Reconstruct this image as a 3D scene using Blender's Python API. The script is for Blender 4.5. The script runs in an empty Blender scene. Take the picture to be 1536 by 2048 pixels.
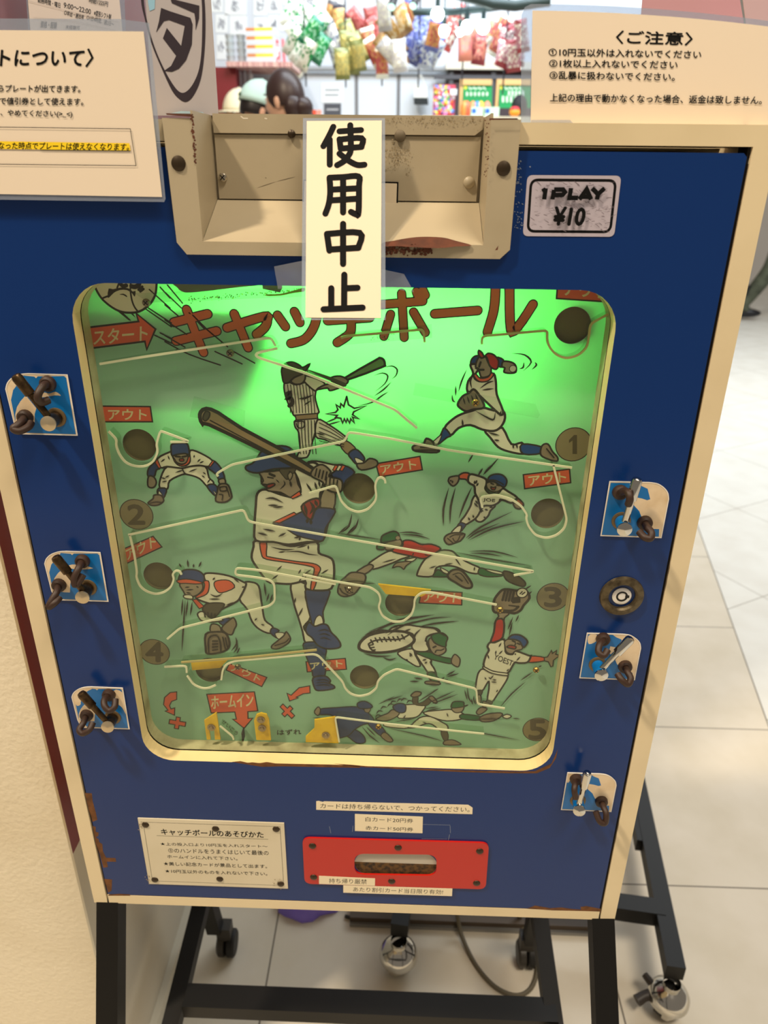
import bpy, bmesh, math, random
from math import sin, cos, pi, radians
from mathutils import Vector as V, Matrix
from mathutils.geometry import tessellate_polygon
random.seed(7)
SC = bpy.context.scene
COL = SC.collection
H0 = 0.60                     # the cabinet underside above the floor
TUBE = 40.0                   # strength of the lamp behind the playfield

# ------------------------------------------------------------------ camera
F = 1480.0
def cam_axes(yaw, pitch, roll):
    a, b, c = radians(yaw), radians(pitch), radians(roll)
    f = V((sin(a)*cos(b), cos(a)*cos(b), -sin(b)))
    r = V((cos(a), -sin(a), 0)); u = r.cross(f)
    return r*cos(c)+u*sin(c), -r*sin(c)+u*cos(c), f
CR, CU, CF = cam_axes(-1.460, 25.031, 0.628)
CP = V((0.0462, -0.5765, 0.7777+H0))
cd = bpy.data.cameras.new('camera'); cam = bpy.data.objects.new('camera', cd); COL.objects.link(cam)
cam.matrix_world = Matrix(((CR.x, CU.x, -CF.x, CP.x), (CR.y, CU.y, -CF.y, CP.y), (CR.z, CU.z, -CF.z, CP.z), (0, 0, 0, 1)))
cd.sensor_fit = 'VERTICAL'; cd.sensor_height = 36.0; cd.lens = 36.0*F/2048
cd.clip_start = 0.02; cd.clip_end = 60
cd.dof.use_dof = True; cd.dof.focus_distance = 0.66; cd.dof.aperture_fstop = 7.5
SC.camera = cam

# ------------------------------------------------------------------ light and exposure
SC.view_settings.view_transform = 'Standard'; SC.view_settings.look = 'None'
SC.view_settings.gamma = 1.0; SC.view_settings.exposure = 0.0; SC.view_settings.use_curve_mapping = False
wd = bpy.data.worlds.new('world'); SC.world = wd; wd.use_nodes = True
wd.node_tree.nodes['Background'].inputs[0].default_value = (1.0, 0.86, 0.70, 1)
wd.node_tree.nodes['Background'].inputs[1].default_value = 0.24
def area(name, loc, look, size, power, col):
    l = bpy.data.lights.new(name, 'AREA'); l.shape = 'RECTANGLE'; l.size, l.size_y = size; l.energy = power; l.color = col
    o = bpy.data.objects.new(name, l); COL.objects.link(o); o.location = loc
    o.rotation_euler = (V(look)-V(loc)).to_track_quat('-Z', 'Y').to_euler(); return o
area('ceiling_downlight', (-2.2, -1.3, 5.0), (0.0, 0.0, 0.9), (0.28, 0.28), 215, (1.0, 0.83, 0.62))
area('ceiling_panel_front', (1.4, -1.5, 5.2), (0.1, 0.0, 0.9), (1.7, 0.8), 150, (1.0, 0.86, 0.68))
area('ceiling_panel_shop', (0.4, 3.5, 3.2), (0.4, 4.8, 1.3), (2.6, 0.8), 76, (0.84, 0.93, 1.0))
area('ceiling_panel_corridor', (3.2, 4.0, 3.3), (2.6, 3.6, 0.0), (2.0, 4.5), 125, (0.93, 0.98, 1.0))

# ------------------------------------------------------------------ pixels of the photograph to points of the place
def ray(x, y): return CF*F + CR*(x-768) - CU*(y-1024)
def at_y(x, y, Y): d = ray(x, y); return CP + d*((Y-CP.y)/d.y)
def at_z(x, y, Z): d = ray(x, y); return CP + d*((Z-CP.z)/d.z)
def at_x(x, y, X): d = ray(x, y); return CP + d*((X-CP.x)/d.x)
class Plane:
    def __init__(s, o, n): s.o = V(o); s.n = V(n).normalized()
    def at(s, x, y, off=0.0):
        d = ray(x, y); t = ((s.o+s.n*off-CP).dot(s.n))/d.dot(s.n); return CP + d*t
def ZM(ox, oy, s): return lambda x, y: (ox+x/s, oy+y/s)
PX = lambda x, y: (x, y)

# ------------------------------------------------------------------ materials
def lin(c):
    return tuple(((v/255)/12.92 if v/255 <= .04045 else ((v/255+.055)/1.055)**2.4) for v in c)
MATS = {}
def mat(name, col, rough=.5, metal=0., noise=None, bump=None, emit=0., coat=0., alpha=None, spec=None, trans=None):
    if name in MATS: return MATS[name]
    m = bpy.data.materials.new(name); m.use_nodes = True; nt = m.node_tree; b = nt.nodes['Principled BSDF']
    b.inputs['Base Color'].default_value = (*lin(col), 1); b.inputs['Roughness'].default_value = rough; b.inputs['Metallic'].default_value = metal
    if coat: b.inputs['Coat Weight'].default_value = coat; b.inputs['Coat Roughness'].default_value = .08
    if spec is not None: b.inputs['Specular IOR Level'].default_value = spec
    if emit:
        b.inputs['Emission Color'].default_value = (*lin(col), 1); b.inputs['Emission Strength'].default_value = emit
    if alpha is not None: b.inputs['Alpha'].default_value = alpha
    tc = None
    if noise or bump:
        tc = nt.nodes.new('ShaderNodeTexCoord')
    if noise:                     # (second colour, scale, from, to[, stretch])
        c2, sc, lo, hi = noise[:4]
        n = nt.nodes.new('ShaderNodeTexNoise'); n.inputs['Scale'].default_value = sc; n.inputs['Detail'].default_value = 6
        src = tc.outputs['Object']
        if len(noise) > 4:
            mp = nt.nodes.new('ShaderNodeMapping'); mp.inputs['Scale'].default_value = noise[4]
            nt.links.new(src, mp.inputs['Vector']); src = mp.outputs['Vector']
        nt.links.new(src, n.inputs['Vector'])
        r = nt.nodes.new('ShaderNodeValToRGB'); r.color_ramp.elements[0].position = lo; r.color_ramp.elements[1].position = hi
        r.color_ramp.elements[0].color = (*lin(col), 1); r.color_ramp.elements[1].color = (*lin(c2), 1)
        nt.links.new(n.outputs['Fac'], r.inputs['Fac']); nt.links.new(r.outputs['Color'], b.inputs['Base Color'])
    if bump:                      # (scale, strength)
        n = nt.nodes.new('ShaderNodeTexNoise'); n.inputs['Scale'].default_value = bump[0]; n.inputs['Detail'].default_value = 5
        nt.links.new(tc.outputs['Object'], n.inputs['Vector'])
        bp = nt.nodes.new('ShaderNodeBump'); bp.inputs['Strength'].default_value = bump[1]; bp.inputs['Distance'].default_value = .002
        nt.links.new(n.outputs['Fac'], bp.inputs['Height']); nt.links.new(bp.outputs['Normal'], b.inputs['Normal'])
    MATS[name] = m; return m
def clear_mat(name, tint=(255, 255, 255), gloss=.06, rough=.03, haze=0., hazecol=(255, 255, 255)):
    """a clear sheet: light passes straight through, a little is mirrored, a little scattered"""
    if name in MATS: return MATS[name]
    m = bpy.data.materials.new(name); m.use_nodes = True; nt = m.node_tree; nt.nodes.clear()
    out = nt.nodes.new('ShaderNodeOutputMaterial'); tr = nt.nodes.new('ShaderNodeBsdfTransparent'); gl = nt.nodes.new('ShaderNodeBsdfGlossy')
    tr.inputs[0].default_value = (*lin(tint), 1); gl.inputs['Roughness'].default_value = rough
    lw = nt.nodes.new('ShaderNodeLayerWeight'); lw.inputs[0].default_value = .5
    pw_ = nt.nodes.new('ShaderNodeMath'); pw_.operation = 'POWER'; pw_.inputs[1].default_value = 5; nt.links.new(lw.outputs['Facing'], pw_.inputs[0])
    ad = nt.nodes.new('ShaderNodeMath'); ad.operation = 'MULTIPLY_ADD'; ad.inputs[1].default_value = .9; ad.inputs[2].default_value = gloss
    nt.links.new(pw_.outputs[0], ad.inputs[0])
    mx = nt.nodes.new('ShaderNodeMixShader'); nt.links.new(ad.outputs[0], mx.inputs[0])
    if haze:
        df = nt.nodes.new('ShaderNodeBsdfDiffuse'); df.inputs[0].default_value = (*lin(hazecol), 1)
        m2 = nt.nodes.new('ShaderNodeMixShader'); m2.inputs[0].default_value = haze
        nt.links.new(tr.outputs[0], m2.inputs[1]); nt.links.new(df.outputs[0], m2.inputs[2]); nt.links.new(m2.outputs[0], mx.inputs[1])
    else: nt.links.new(tr.outputs[0], mx.inputs[1])
    nt.links.new(gl.outputs[0], mx.inputs[2]); nt.links.new(mx.outputs[0], out.inputs[0]); MATS[name] = m; return m

# ------------------------------------------------------------------ mesh builder
class MB:
    local = False                 # True: the part's points are given in its parent's own frame
    def __init__(s): s.v = []; s.f = []; s.mi = []; s.mats = []
    def m(s, mt):
        if mt not in s.mats: s.mats.append(mt)
        return s.mats.index(mt)
    def face(s, pts, mt):
        n = len(s.v); s.v += [V(p) for p in pts]; s.f.append(tuple(range(n, n+len(pts)))); s.mi.append(s.m(mt))
    def mesh(s, verts, faces, mt):
        n = len(s.v); s.v += [V(p) for p in verts]; k = s.m(mt)
        for f in faces: s.f.append(tuple(i+n for i in f)); s.mi.append(k)
    def box(s, lo, hi, mt, M=None):
        x0, y0, z0 = lo; x1, y1, z1 = hi
        vs = [V(p) for p in ((x0,y0,z0),(x1,y0,z0),(x1,y1,z0),(x0,y1,z0),(x0,y0,z1),(x1,y0,z1),(x1,y1,z1),(x0,y1,z1))]
        if M: vs = [M @ v for v in vs]
        s.mesh(vs, [(3,2,1,0),(4,5,6,7),(0,1,5,4),(1,2,6,5),(2,3,7,6),(3,0,4,7)], mt)
    def bar(s, a, b, w, h, mt, up=(0, 0, 1)):
        """square bar from a to b, w wide, h tall"""
        a, b = V(a), V(b); d = (b-a).normalized(); r = d.cross(V(up)).normalized(); u = r.cross(d)
        vs = [p+r*(w/2*i)+u*(h/2*j) for p in (a, b) for i, j in ((-1,-1),(1,-1),(1,1),(-1,1))]
        s.mesh(vs, [(3,2,1,0),(4,5,6,7),(0,1,5,4),(1,2,6,5),(2,3,7,6),(3,0,4,7)], mt)
    def tube(s, pts, r, mt, n=10, caps=True, smooth=0):
        pts = [V(p) for p in pts]
        if smooth: pts = crom(pts, smooth, False)
        rs = r if isinstance(r, (list, tuple)) else [r]*len(pts)
        if len(rs) != len(pts): rs = [rs[min(len(rs)-1, int(i*len(rs)/len(pts)))] for i in range(len(pts))]
        vs = []; fs = []; prev = None
        for i, p in enumerate(pts):
            d = (pts[min(i+1, len(pts)-1)]-pts[max(i-1, 0)]).normalized()
            if prev is None: x = d.orthogonal().normalized()
            else: x = (prev-d*prev.dot(d)).normalized()
            prev = x; y = d.cross(x)
            vs += [p+(x*cos(2*pi*k/n)+y*sin(2*pi*k/n))*rs[i] for k in range(n)]
        for i in range(len(pts)-1):
            for k in range(n): fs.append((i*n+k, i*n+(k+1) % n, (i+1)*n+(k+1) % n, (i+1)*n+k))
        if caps: fs.append(tuple(range(n))[::-1]); fs.append(tuple((len(pts)-1)*n+k for k in range(n)))
        s.mesh(vs, fs, mt)
    def lathe(s, c, ax, prof, mt, n=20):
        """prof: (distance along ax, radius)"""
        c = V(c); ax = V(ax).normalized(); x = ax.orthogonal().normalized(); y = ax.cross(x); vs = []; fs = []
        for h, r in prof: vs += [c+ax*h+(x*cos(2*pi*k/n)+y*sin(2*pi*k/n))*max(r, 1e-6) for k in range(n)]
        for i in range(len(prof)-1):
            for k in range(n): fs.append((i*n+k, i*n+(k+1) % n, (i+1)*n+(k+1) % n, (i+1)*n+k))
        s.mesh(vs, fs, mt)
    def ell(s, c, r, mt, M=None, nu=14, nv=9):
        c = V(c); vs = []; fs = []
        for i in range(nv+1):
            t = pi*i/nv
            for k in range(nu):
                p = V((r[0]*sin(t)*cos(2*pi*k/nu), r[1]*sin(t)*sin(2*pi*k/nu), r[2]*cos(t)))
                vs.append(c+(M @ p if M else p))
        for i in range(nv):
            for k in range(nu): fs.append((i*nu+k, (i+1)*nu+k, (i+1)*nu+(k+1) % nu, i*nu+(k+1) % nu))
        s.mesh(vs, fs, mt)
    def prism(s, pts, off, mt, side=None):
        """flat outline pts (3D) pushed by the vector off, both ends closed"""
        pts = [V(p) for p in pts]; off = V(off); n = len(pts)
        tr = [tuple(t) for t in tessellate_polygon([pts])]
        s.mesh(pts, tr, mt); s.mesh([p+off for p in pts], [t[::-1] for t in tr], mt)
        s.mesh(pts+[p+off for p in pts], [(i, (i+1) % n, (i+1) % n+n, i+n) for i in range(n)], side or mt)
    def build(s, name, parent=None, smooth=True, angle=35, merge=False):
        me = bpy.data.meshes.new(name); me.from_pydata([tuple(v) for v in s.v], [], s.f)
        for m in s.mats: me.materials.append(m)
        me.polygons.foreach_set('material_index', s.mi)
        if merge:
            bm = bmesh.new(); bm.from_mesh(me); bmesh.ops.remove_doubles(bm, verts=bm.verts, dist=1e-6); bmesh.ops.recalc_face_normals(bm, faces=bm.faces); bm.to_mesh(me); bm.free()
        if smooth:
            me.polygons.foreach_set('use_smooth', [True]*len(me.polygons)); me.set_sharp_from_angle(angle=radians(angle))
        me.update()
        o = bpy.data.objects.new(name, me); COL.objects.link(o)
        if parent is not None:
            o.parent = parent
            if not MB.local: o.matrix_parent_inverse = parent.matrix_basis.inverted()
        return o
def crom(p, k=4, closed=True):
    n = len(p); out = []
    for i in range(n if closed else n-1):
        a, b, c, d = (p[(i-1) % n], p[i], p[(i+1) % n], p[(i+2) % n]) if closed else (p[max(i-1, 0)], p[i], p[i+1], p[min(i+2, n-1)])
        for j in range(k):
            t = j/k; out.append((b*2+(c-a)*t+(a*2-b*5+c*4-d)*t*t+(b*3-a-c*3+d)*t**3)*.5)
    if not closed: out.append(p[-1])
    return out
def tag(o, label=None, cat=None, group=None, kind=None):
    if label: o['label'] = label
    if cat: o['category'] = cat
    if group: o['group'] = group
    if kind: o['kind'] = kind
    return o
def empty(name, loc, label=None, cat=None, group=None):
    o = bpy.data.objects.new(name, None); COL.objects.link(o); o.location = loc; o.empty_display_size = .05
    return tag(o, label, cat, group)

# ------------------------------------------------------------------ lettering and flat printing
TXT = {}
def text_geo(s, bold):
    k = (s, bold)
    if k not in TXT:
        c = bpy.data.curves.new('t', 'FONT'); c.body = s; c.offset = bold; c.resolution_u = 3
        o = bpy.data.objects.new('t', c); COL.objects.link(o); bpy.context.view_layer.update()
        me = bpy.data.meshes.new_from_object(o.evaluated_get(bpy.context.evaluated_depsgraph_get()))
        vs = [(v.co.x, v.co.y) for v in me.vertices]; fs = [tuple(p.vertices) for p in me.polygons]
        bpy.data.objects.remove(o); bpy.data.curves.remove(c); bpy.data.meshes.remove(me)
        xs = [v[0] for v in vs]; ys = [v[1] for v in vs]; x0, x1, y0, y1 = min(xs), max(xs), min(ys), max(ys)
        TXT[k] = ([((x-x0)/(x1-x0), (y-y0)/(y1-y0)) for x, y in vs], fs)
    return TXT[k]
class Art:
    """flat coloured print on a plane, drawn through the photograph's pixels; every layer lies a hair in front of the last"""
    def __init__(s, plane, mb=None, step=1.2e-5, base=5e-5): s.p = plane; s.mb = mb or MB(); s.z = base; s.base = base; s.step = step; s.t = PX
    def zoom(s, ox, oy, k, restart=True):
        s.t = ZM(ox, oy, k)
        if restart: s.z = s.base
        return s
    def P(s, q): x, y = s.t(*q); return s.p.at(x, y)
    def put(s, pts, mt):
        s.z += s.step; o = s.p.n*s.z
        tr = tessellate_polygon([pts]); s.mb.mesh([p+o for p in pts], [tuple(t) for t in tr], mt)
    def strip(s, pts, w, mt, closed=False, taper=0, cap=True):
        """line of width w (metres) along 3D points in the plane"""
        s.z += s.step; o = s.p.n*s.z; n = len(pts); vs = []; fs = []
        for i, p in enumerate(pts):
            a = pts[(i-1) % n] if closed or i > 0 else p; b = pts[(i+1) % n] if closed or i < n-1 else p
            d1 = (p-a); d2 = (b-p)
            d1 = d1.normalized() if d1.length > 1e-9 else d2.normalized(); d2 = d2.normalized() if d2.length > 1e-9 else d1
            d = (d1+d2); d = d.normalized() if d.length > 1e-6 else d1
            q = d.cross(s.p.n); k = 1/max(.5, abs(d.dot(d1)))
            f = 1.0
            if taper == 1: f = 1-i/(n-1)*.92
            if taper == 2: f = max(.08, sin(pi*i/(n-1)))
            vs += [p+o+q*(w/2*k*f), p+o-q*(w/2*k*f)]
        for i in range(n if closed else n-1):
            j = (i+1) % n; fs.append((2*i, 2*i+1, 2*j+1, 2*j))
        s.mb.mesh(vs, fs, mt)
        if cap and not closed and not taper:
            for p, r in ((pts[0], pts[1]), (pts[-1], pts[-2])):     # round ends
                e = (p-r).normalized(); q = e.cross(s.p.n); s.mb.mesh([p+o+(e*sin(pi*k/8)+q*cos(pi*k/8))*(w/2) for k in range(9)], [tuple(range(9))], mt)
    def circ(s, r, k, n):
        x = s.p.n.orthogonal().normalized(); y = s.p.n.cross(x); return (x*cos(2*pi*k/n)+y*sin(2*pi*k/n))*r
    def poly(s, mt, pts, ol=0., olm=None, sm=3):
        P = [s.P(q) for q in pts]
        if sm: P = crom(P, sm)
        s.put(P, mt)
        if ol: s.strip(P, ol, olm, True)
    def line(s, mt, pts, w, sm=3, taper=0, cap=True):
        P = [s.P(q) for q in pts]
        if sm and len(P) > 2: P = crom(P, sm, False)
        elif taper == 2: P = [P[0].lerp(P[-1], i/6) for i in range(7)]
        s.strip(P, w, mt, False, taper, cap)
    def disc(s, mt, q, r, ol=0, olm=None, n=32):
        c = s.P(q); P = [c+s.circ(r, k, n) for k in range(n)]; s.put(P, mt)
        if ol: s.strip(P, ol, olm, True)
    def text(s, mt, body, bl, br, tl, bold=.015):
        A, B, C = s.P(bl), s.P(br), s.P(tl); vs, fs = text_geo(body, 0); e = bold*(C-A).length; X = (B-A).normalized()*e; Y = (C-A).normalized()*e
        for dx, dy in (((0, 0),) if bold < .008 else ((-1, 0), (1, 0), (0, -1), (0, 1), (-.7, .7), (.7, -.7))):   # a heavier face: the same glyph laid again, slightly shifted
            s.z += s.step; o = s.p.n*s.z+X*dx+Y*dy; s.mb.mesh([A+(B-A)*u+(C-A)*v+o for u, v in vs], fs, mt)
# ================================================================== the setting
def tile_mat(name, ang, sx, sy, ox, oy, lw, col, line, dirt, xmax=99):
    m = bpy.data.materials.new(name); m.use_nodes = True; nt = m.node_tree; b = nt.nodes['Principled BSDF']; N = nt.nodes.new; L = nt.links.new
    tc = N('ShaderNodeTexCoord'); mp = N('ShaderNodeMapping'); mp.inputs['Rotation'].default_value = (0, 0, ang); L(tc.outputs['Object'], mp.inputs[0])
    sp = N('ShaderNodeSeparateXYZ'); L(mp.outputs[0], sp.inputs[0]); ds = []
    for k, (sz, of) in enumerate(((sx, ox), (sy, oy))):
        a = N('ShaderNodeMath'); a.operation = 'SUBTRACT'; L(sp.outputs[k], a.inputs[0]); a.inputs[1].default_value = of
        p = N('ShaderNodeMath'); p.operation = 'PINGPONG'; L(a.outputs[0], p.inputs[0]); p.inputs[1].default_value = sz/2
        if k == 0:                # no joint of this run beyond xmax
            g = N('ShaderNodeMath'); g.operation = 'GREATER_THAN'; L(sp.outputs[0], g.inputs[0]); g.inputs[1].default_value = xmax
            e = N('ShaderNodeMath'); e.operation = 'ADD'; L(p.outputs[0], e.inputs[0]); L(g.outputs[0], e.inputs[1]); p = e
        ds.append(p)
    mn = N('ShaderNodeMath'); mn.operation = 'MINIMUM'; L(ds[0].outputs[0], mn.inputs[0]); L(ds[1].outputs[0], mn.inputs[1])
    lt = N('ShaderNodeMapRange'); L(mn.outputs[0], lt.inputs[0]); lt.inputs[1].default_value = lw*.5; lt.inputs[2].default_value = lw
    n = N('ShaderNodeTexNoise'); n.inputs['Scale'].default_value = 7; n.inputs['Detail'].default_value = 8; L(tc.outputs['Object'], n.inputs['Vector'])
    r = N('ShaderNodeValToRGB'); r.color_ramp.elements[0].position = .35; r.color_ramp.elements[1].position = .75
    r.color_ramp.elements[0].color = (*lin(col), 1); r.color_ramp.elements[1].color = (*lin(dirt), 1); L(n.outputs['Fac'], r.inputs[0])
    mx = N('ShaderNodeMix'); mx.data_type = 'RGBA'; L(lt.outputs[0], mx.inputs[0]); mx.inputs[6].default_value = (*lin(line), 1); L(r.outputs[0], mx.inputs[7])
    L(mx.outputs[2], b.inputs['Base Color']); b.inputs['Roughness'].default_value = .5; b.inputs['Specular IOR Level'].default_value = .25
    return m
FA = (at_z(1536, 1449, 0), at_z(1394, 1048, 0))          # the joint between shop floor and corridor
d = (FA[1]-FA[0]).normalized(); A0 = FA[0]-d*3.6; A1 = FA[1]+d*8.2
shop_floor = tile_mat('shop floor tiles', 0, .65, .497, -.185, .53, .0022, (216, 208, 192), (114, 106, 94), (204, 195, 175), .9)
hall_floor = tile_mat('corridor floor tiles', radians(-29.5), .56, .56, 2.02, .843, .0022, (226, 226, 220), (150, 144, 132), (216, 214, 206))
def quad_struct(name, pts, mt, flip=False):
    b = MB(); b.prism(pts, (0, 0, -.05), mt); o = b.build(name, smooth=False, merge=True); tag(o, kind='structure'); return o
quad_struct('floor', [(-2.6, A0.y, 0), (A0.x, A0.y, 0), (A1.x, A1.y, 0), (-2.6, A1.y, 0)], shop_floor)
quad_struct('floor_corridor', [(A0.x, A0.y, 0), (6.0, A0.y, 0), (6.0, A1.y, 0), (A1.x, A1.y, 0)], hall_floor)
b = MB(); b.prism([A0+V((-.0015, 0, 0)), A0+V((.0015, 0, 0)), A1+V((.0015, 0, 0)), A1+V((-.0015, 0, 0))], (0, 0, .0006), mat('floor joint', (112, 106, 96), .8)); tag(b.build('trim_2', smooth=False, merge=True), kind='structure')
plaster = mat('cream plaster', (236, 226, 202), .9, bump=(160, .5), noise=((214, 200, 170), 3, .4, .75))
redpaint = mat('dark red wall paint', (112, 30, 22), .35)
offwhite = mat('off white wall panel', (186, 178, 160), .6)
WX = -.36; zr = at_x(150, 1700, WX).z
b = MB(); b.box((-1.6, .073, 0), (WX, .078, 2.9), plaster); b.box((WX-.02, .078, zr), (WX, 1.15, 2.9), redpaint); b.box((WX-.02, .078, 0), (WX, 1.15, zr), offwhite)
tag(b.build('wall_left', smooth=False), kind='structure')
b = MB(); b.box((WX, .10, 0), (WX+.012, 1.15, .06), mat('pale baseboard', (196, 190, 172), .5)); b.box((WX+.012, .10, 0), (WX+.0145, 1.15, .006), mat('dark joint', (50, 44, 36), .8))
tag(b.build('baseboard_left', smooth=False), kind='structure')
# low dark threshold that crosses the floor behind the machine
p, q = at_z(700, 1848, 0), at_z(1190, 1868, 0); b = MB()
b.prism([p, q, q+V((0, .05, 0)), p+V((0, .05, 0))], (0, 0, .02), mat('dark brown strip', (74, 60, 44), .6))
b.prism([p-V((0, .006, 0)), q-V((0, .006, 0)), q, p], (0, 0, .008), mat('grey metal edge', (150, 150, 148), .4, .6))
tag(b.build('trim_1', smooth=False, merge=True), kind='structure')
# back wall of the shop: white panels with joints
BY = 5.3
wp = mat('white wall panel', (200, 210, 222), .5); seam = mat('panel joint', (110, 112, 116), .6); b = MB()
b.box((-2.6, BY, 0), (1.75, BY+.05, 3.4), wp)
for px in (713, 797, 893):
    c = at_y(px, 185, BY); b.box((c.x-.012, BY-.003, 0), (c.x+.012, BY, 1.95), seam)
tag(b.build('wall_back', smooth=False), kind='structure')
b = MB(); b.box((-2.6, A1.y-.1, 0), (6.0, A1.y, 3.4), mat('far corridor wall', (206, 202, 198), .7)); tag(b.build('wall_corridor', smooth=False), kind='structure')
# ================================================================== the machine
cream = mat('cream laminate', (224, 207, 170), .42, noise=((212, 194, 156), 9, .45, .8))
cream_edge = mat('cream painted edge', (228, 206, 150), .4, noise=((206, 180, 120), 14, .5, .85))
blue = mat('blue laminate', (12, 48, 108), .22, spec=.3)
wood = mat('bare chipboard', (120, 74, 30), .85, noise=((84, 50, 20), 120, .35, .65))
dark = mat('dark interior', (16, 13, 10), .8)
black = mat('black painted steel', (9, 8, 7), .5, spec=.3)
greywood = mat('grey weathered wood', (150, 136, 104), .8, noise=((96, 84, 58), 26, .35, .7, (.3, 1, 6)))
chrome = mat('chrome', (200, 198, 192), .12, 1.)
rubber = mat('dark brown rubber', (50, 30, 18), .55)
rivetm = mat('dark bronze rivet', (58, 46, 30), .42, .5)
G = empty('arcade_game', (0, .1, 0), 'blue and cream upright ball-flicking arcade game with a green lit baseball playfield', 'arcade game')
def part(b, name, parent=G, label=None, **k):
    o = b.build(name, parent, **k)
    if label: o['label'] = label
    return o
def z(v): return v+H0
def prism_holes(b, outer, holes, off, mt, side, hside):
    loops = [[V(p) for p in outer]]+[[V(p) for p in h] for h in holes]; off = V(off)
    allp = [p for l in loops for p in l]; tr = [tuple(t) for t in tessellate_polygon(loops)]
    b.mesh(allp, tr, mt); b.mesh([p+off for p in allp], [t[::-1] for t in tr], side)
    for k, l in enumerate(loops):
        n = len(l); b.mesh(l+[p+off for p in l], [(i, (i+1) % n, (i+1) % n+n, i+n) for i in range(n)], side if k == 0 else hside[k-1])
def rrect(x0, x1, z0, z1, r, Y, n=8, rr=None):
    pts = []; rr = rr or (r, r, r, r)
    for (cx, cz, a0), q in zip(((x1, z0, -90), (x1, z1, 0), (x0, z1, 90), (x0, z0, 180)), rr):
        sx = -1 if cx == x1 else 1; sz = 1 if cz == z0 else -1
        for k in range(n+1):
            a = radians(a0+90*k/n); pts.append(V((cx+sx*q+cos(a)*q, Y, cz+sz*q+sin(a)*q)))
    return pts
# cabinet carcass
b = MB(); T = .806
b.box((-.3, 0, z(0)), (-.2845, .25, z(T)), cream); b.box((.2835, 0, z(0)), (.3, .25, z(T)), cream)
b.box((-.2825, 0, z(0)), (.2815, .25, z(.0138)), cream)
b.box((-.2845, .003, z(0)), (-.2825, .02, z(T)), dark); b.box((.2815, .003, z(0)), (.2835, .02, z(T)), dark)
b.box((-.2845, 0, z(.7925)), (-.1244, .045, z(T)), cream); b.box((.1215, 0, z(.7925)), (.2835, .045, z(T)), cream)
b.box((-.2845, .06, z(.7925)), (.2835, .25, z(T)), cream); b.box((-.2845, .24, z(.0138)), (.2835, .25, z(.7925)), dark)
part(b, 'cabinet', smooth=False)
# door panel
slot_c = at_y(791.5, 1728, 0); sx0, sx1 = at_y(709, 1727, 0).x, at_y(874, 1729, 0).x; sz0, sz1 = at_y(790, 1752, 0).z, at_y(790, 1704, 0).z
win = rrect(-.2122, .2072, z(.2205), z(.6953), .03, 0)
for p in win: p.x += (.696+H0-p.z)/.476*(-.0035) if p.x > 0 else (.696+H0-p.z)/.476*.0005
slot = rrect(sx0, sx1, sz0, sz1, (sz1-sz0)/2-1e-4, 0)
outer = [(-.2818, 0, z(.0152)), (.2806, 0, z(.0152)), (.2806, 0, z(.786)), (.278, 0, z(.7885)), (.106, 0, z(.7885)), (.106, 0, z(.7215)), (-.108, 0, z(.7215)), (-.108, 0, z(.7885)), (-.2818, 0, z(.7885))]
b = MB(); prism_holes(b, outer, [win, slot], (0, .015, 0), blue, wood, [cream_edge, wood])
A = Art(Plane((0, 0, H0), (0, -1, 0)), b)
A.zoom(0, 1480, 3.604)
for pg in ([(610,380),(662,384),(668,440),(690,520),(702,575),(668,590),(655,545),(640,500)], [(668,620),(690,625),(690,660),(712,668),(708,692),(690,700),(712,715),(715,735),(738,750),(742,800),(765,848),(832,850),(838,878),(770,876),(778,915),(745,920),(735,880),(712,800),(690,740)], [(750,1000),(808,1005),(805,1085),(780,1100),(768,1060)], [(778,1115),(860,1108),(937,1112),(937,1122),(782,1122)]):
    A.poly(wood, pg, sm=0)
A.zoom(960, 1560, 3.2)
A.poly(wood, [(300,822),(352,803),(395,810),(450,820),(520,815),(600,826),(648,828),(642,812),(680,806),(772,824),(770,842),(640,838),(460,834)], sm=0)
A.zoom(270, 1280, 3.413)
A.poly(wood, [(660,832),(720,826),(770,838),(800,834),(850,840),(900,832),(960,842),(1350,850),(1536,858),(1536,872),(1300,868),(1000,862),(870,866),(780,852)], sm=0)
A.zoom(600, 1370, 2.743)
A.poly(wood, [(180,430),(290,438),(400,448),(520,450),(600,455),(900,468),(1200,474),(1290,472),(1380,430),(1415,350),(1405,400),(1370,455),(1300,484),(1150,484),(900,478),(600,464),(300,448)], sm=0)
spk = mat('worn pale fleck', (120, 132, 150), .7)
A.zoom(740, 210, 2.898)
for k in range(60):
    x = 855+random.gauss(0, 18); y = random.uniform(300, 720)
    if x < 838 or x > 885: continue
    A.line(spk, [(x, y), (x+random.uniform(-6, 6), y+random.uniform(-6, 6))], .0005, 0)
A.poly(spk, [(922,355),(930,354),(932,361),(924,362)], sm=0)
part(b, 'front_panel', smooth=False)
# ring of board behind the door, and the worn ledge at the foot of the playfield
b = MB(); win2 = [p+V((0, .0168, 0)) for p in win]
prism_holes(b, [(-.28, .0168, z(.15)), (.28, .0168, z(.15)), (.28, .0168, z(.715)), (-.28, .0168, z(.715))], [win2], (0, .0142, 0), dark, dark, [mat('aged pale wood', (206, 194, 158), .6, noise=((120, 104, 70), 30, .4, .8))])
part(b, 'inner_frame', smooth=False)
zl = at_y(700, 1490, .031).z; g0, g1 = at_y(479, 1485, .031).x, at_y(506, 1485, .031).x; b = MB()
b.box((-.207, .0185, z(.2)), (g0, .0308, zl), greywood); b.box((g1, .0185, z(.2)), (.2, .0308, zl-.001), greywood); b.box((g0, .0185, z(.2)), (g1, .0308, zl-.006), dark)
part(b, 'sill', smooth=False)
b = MB(); b.face([p+V((0, .0161, 0)) for p in rrect(-.24, .24, z(.19), z(.72), .01, 0)], clear_mat('window glass', (240, 246, 238), .05, .04)); glass_mb = b

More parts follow.
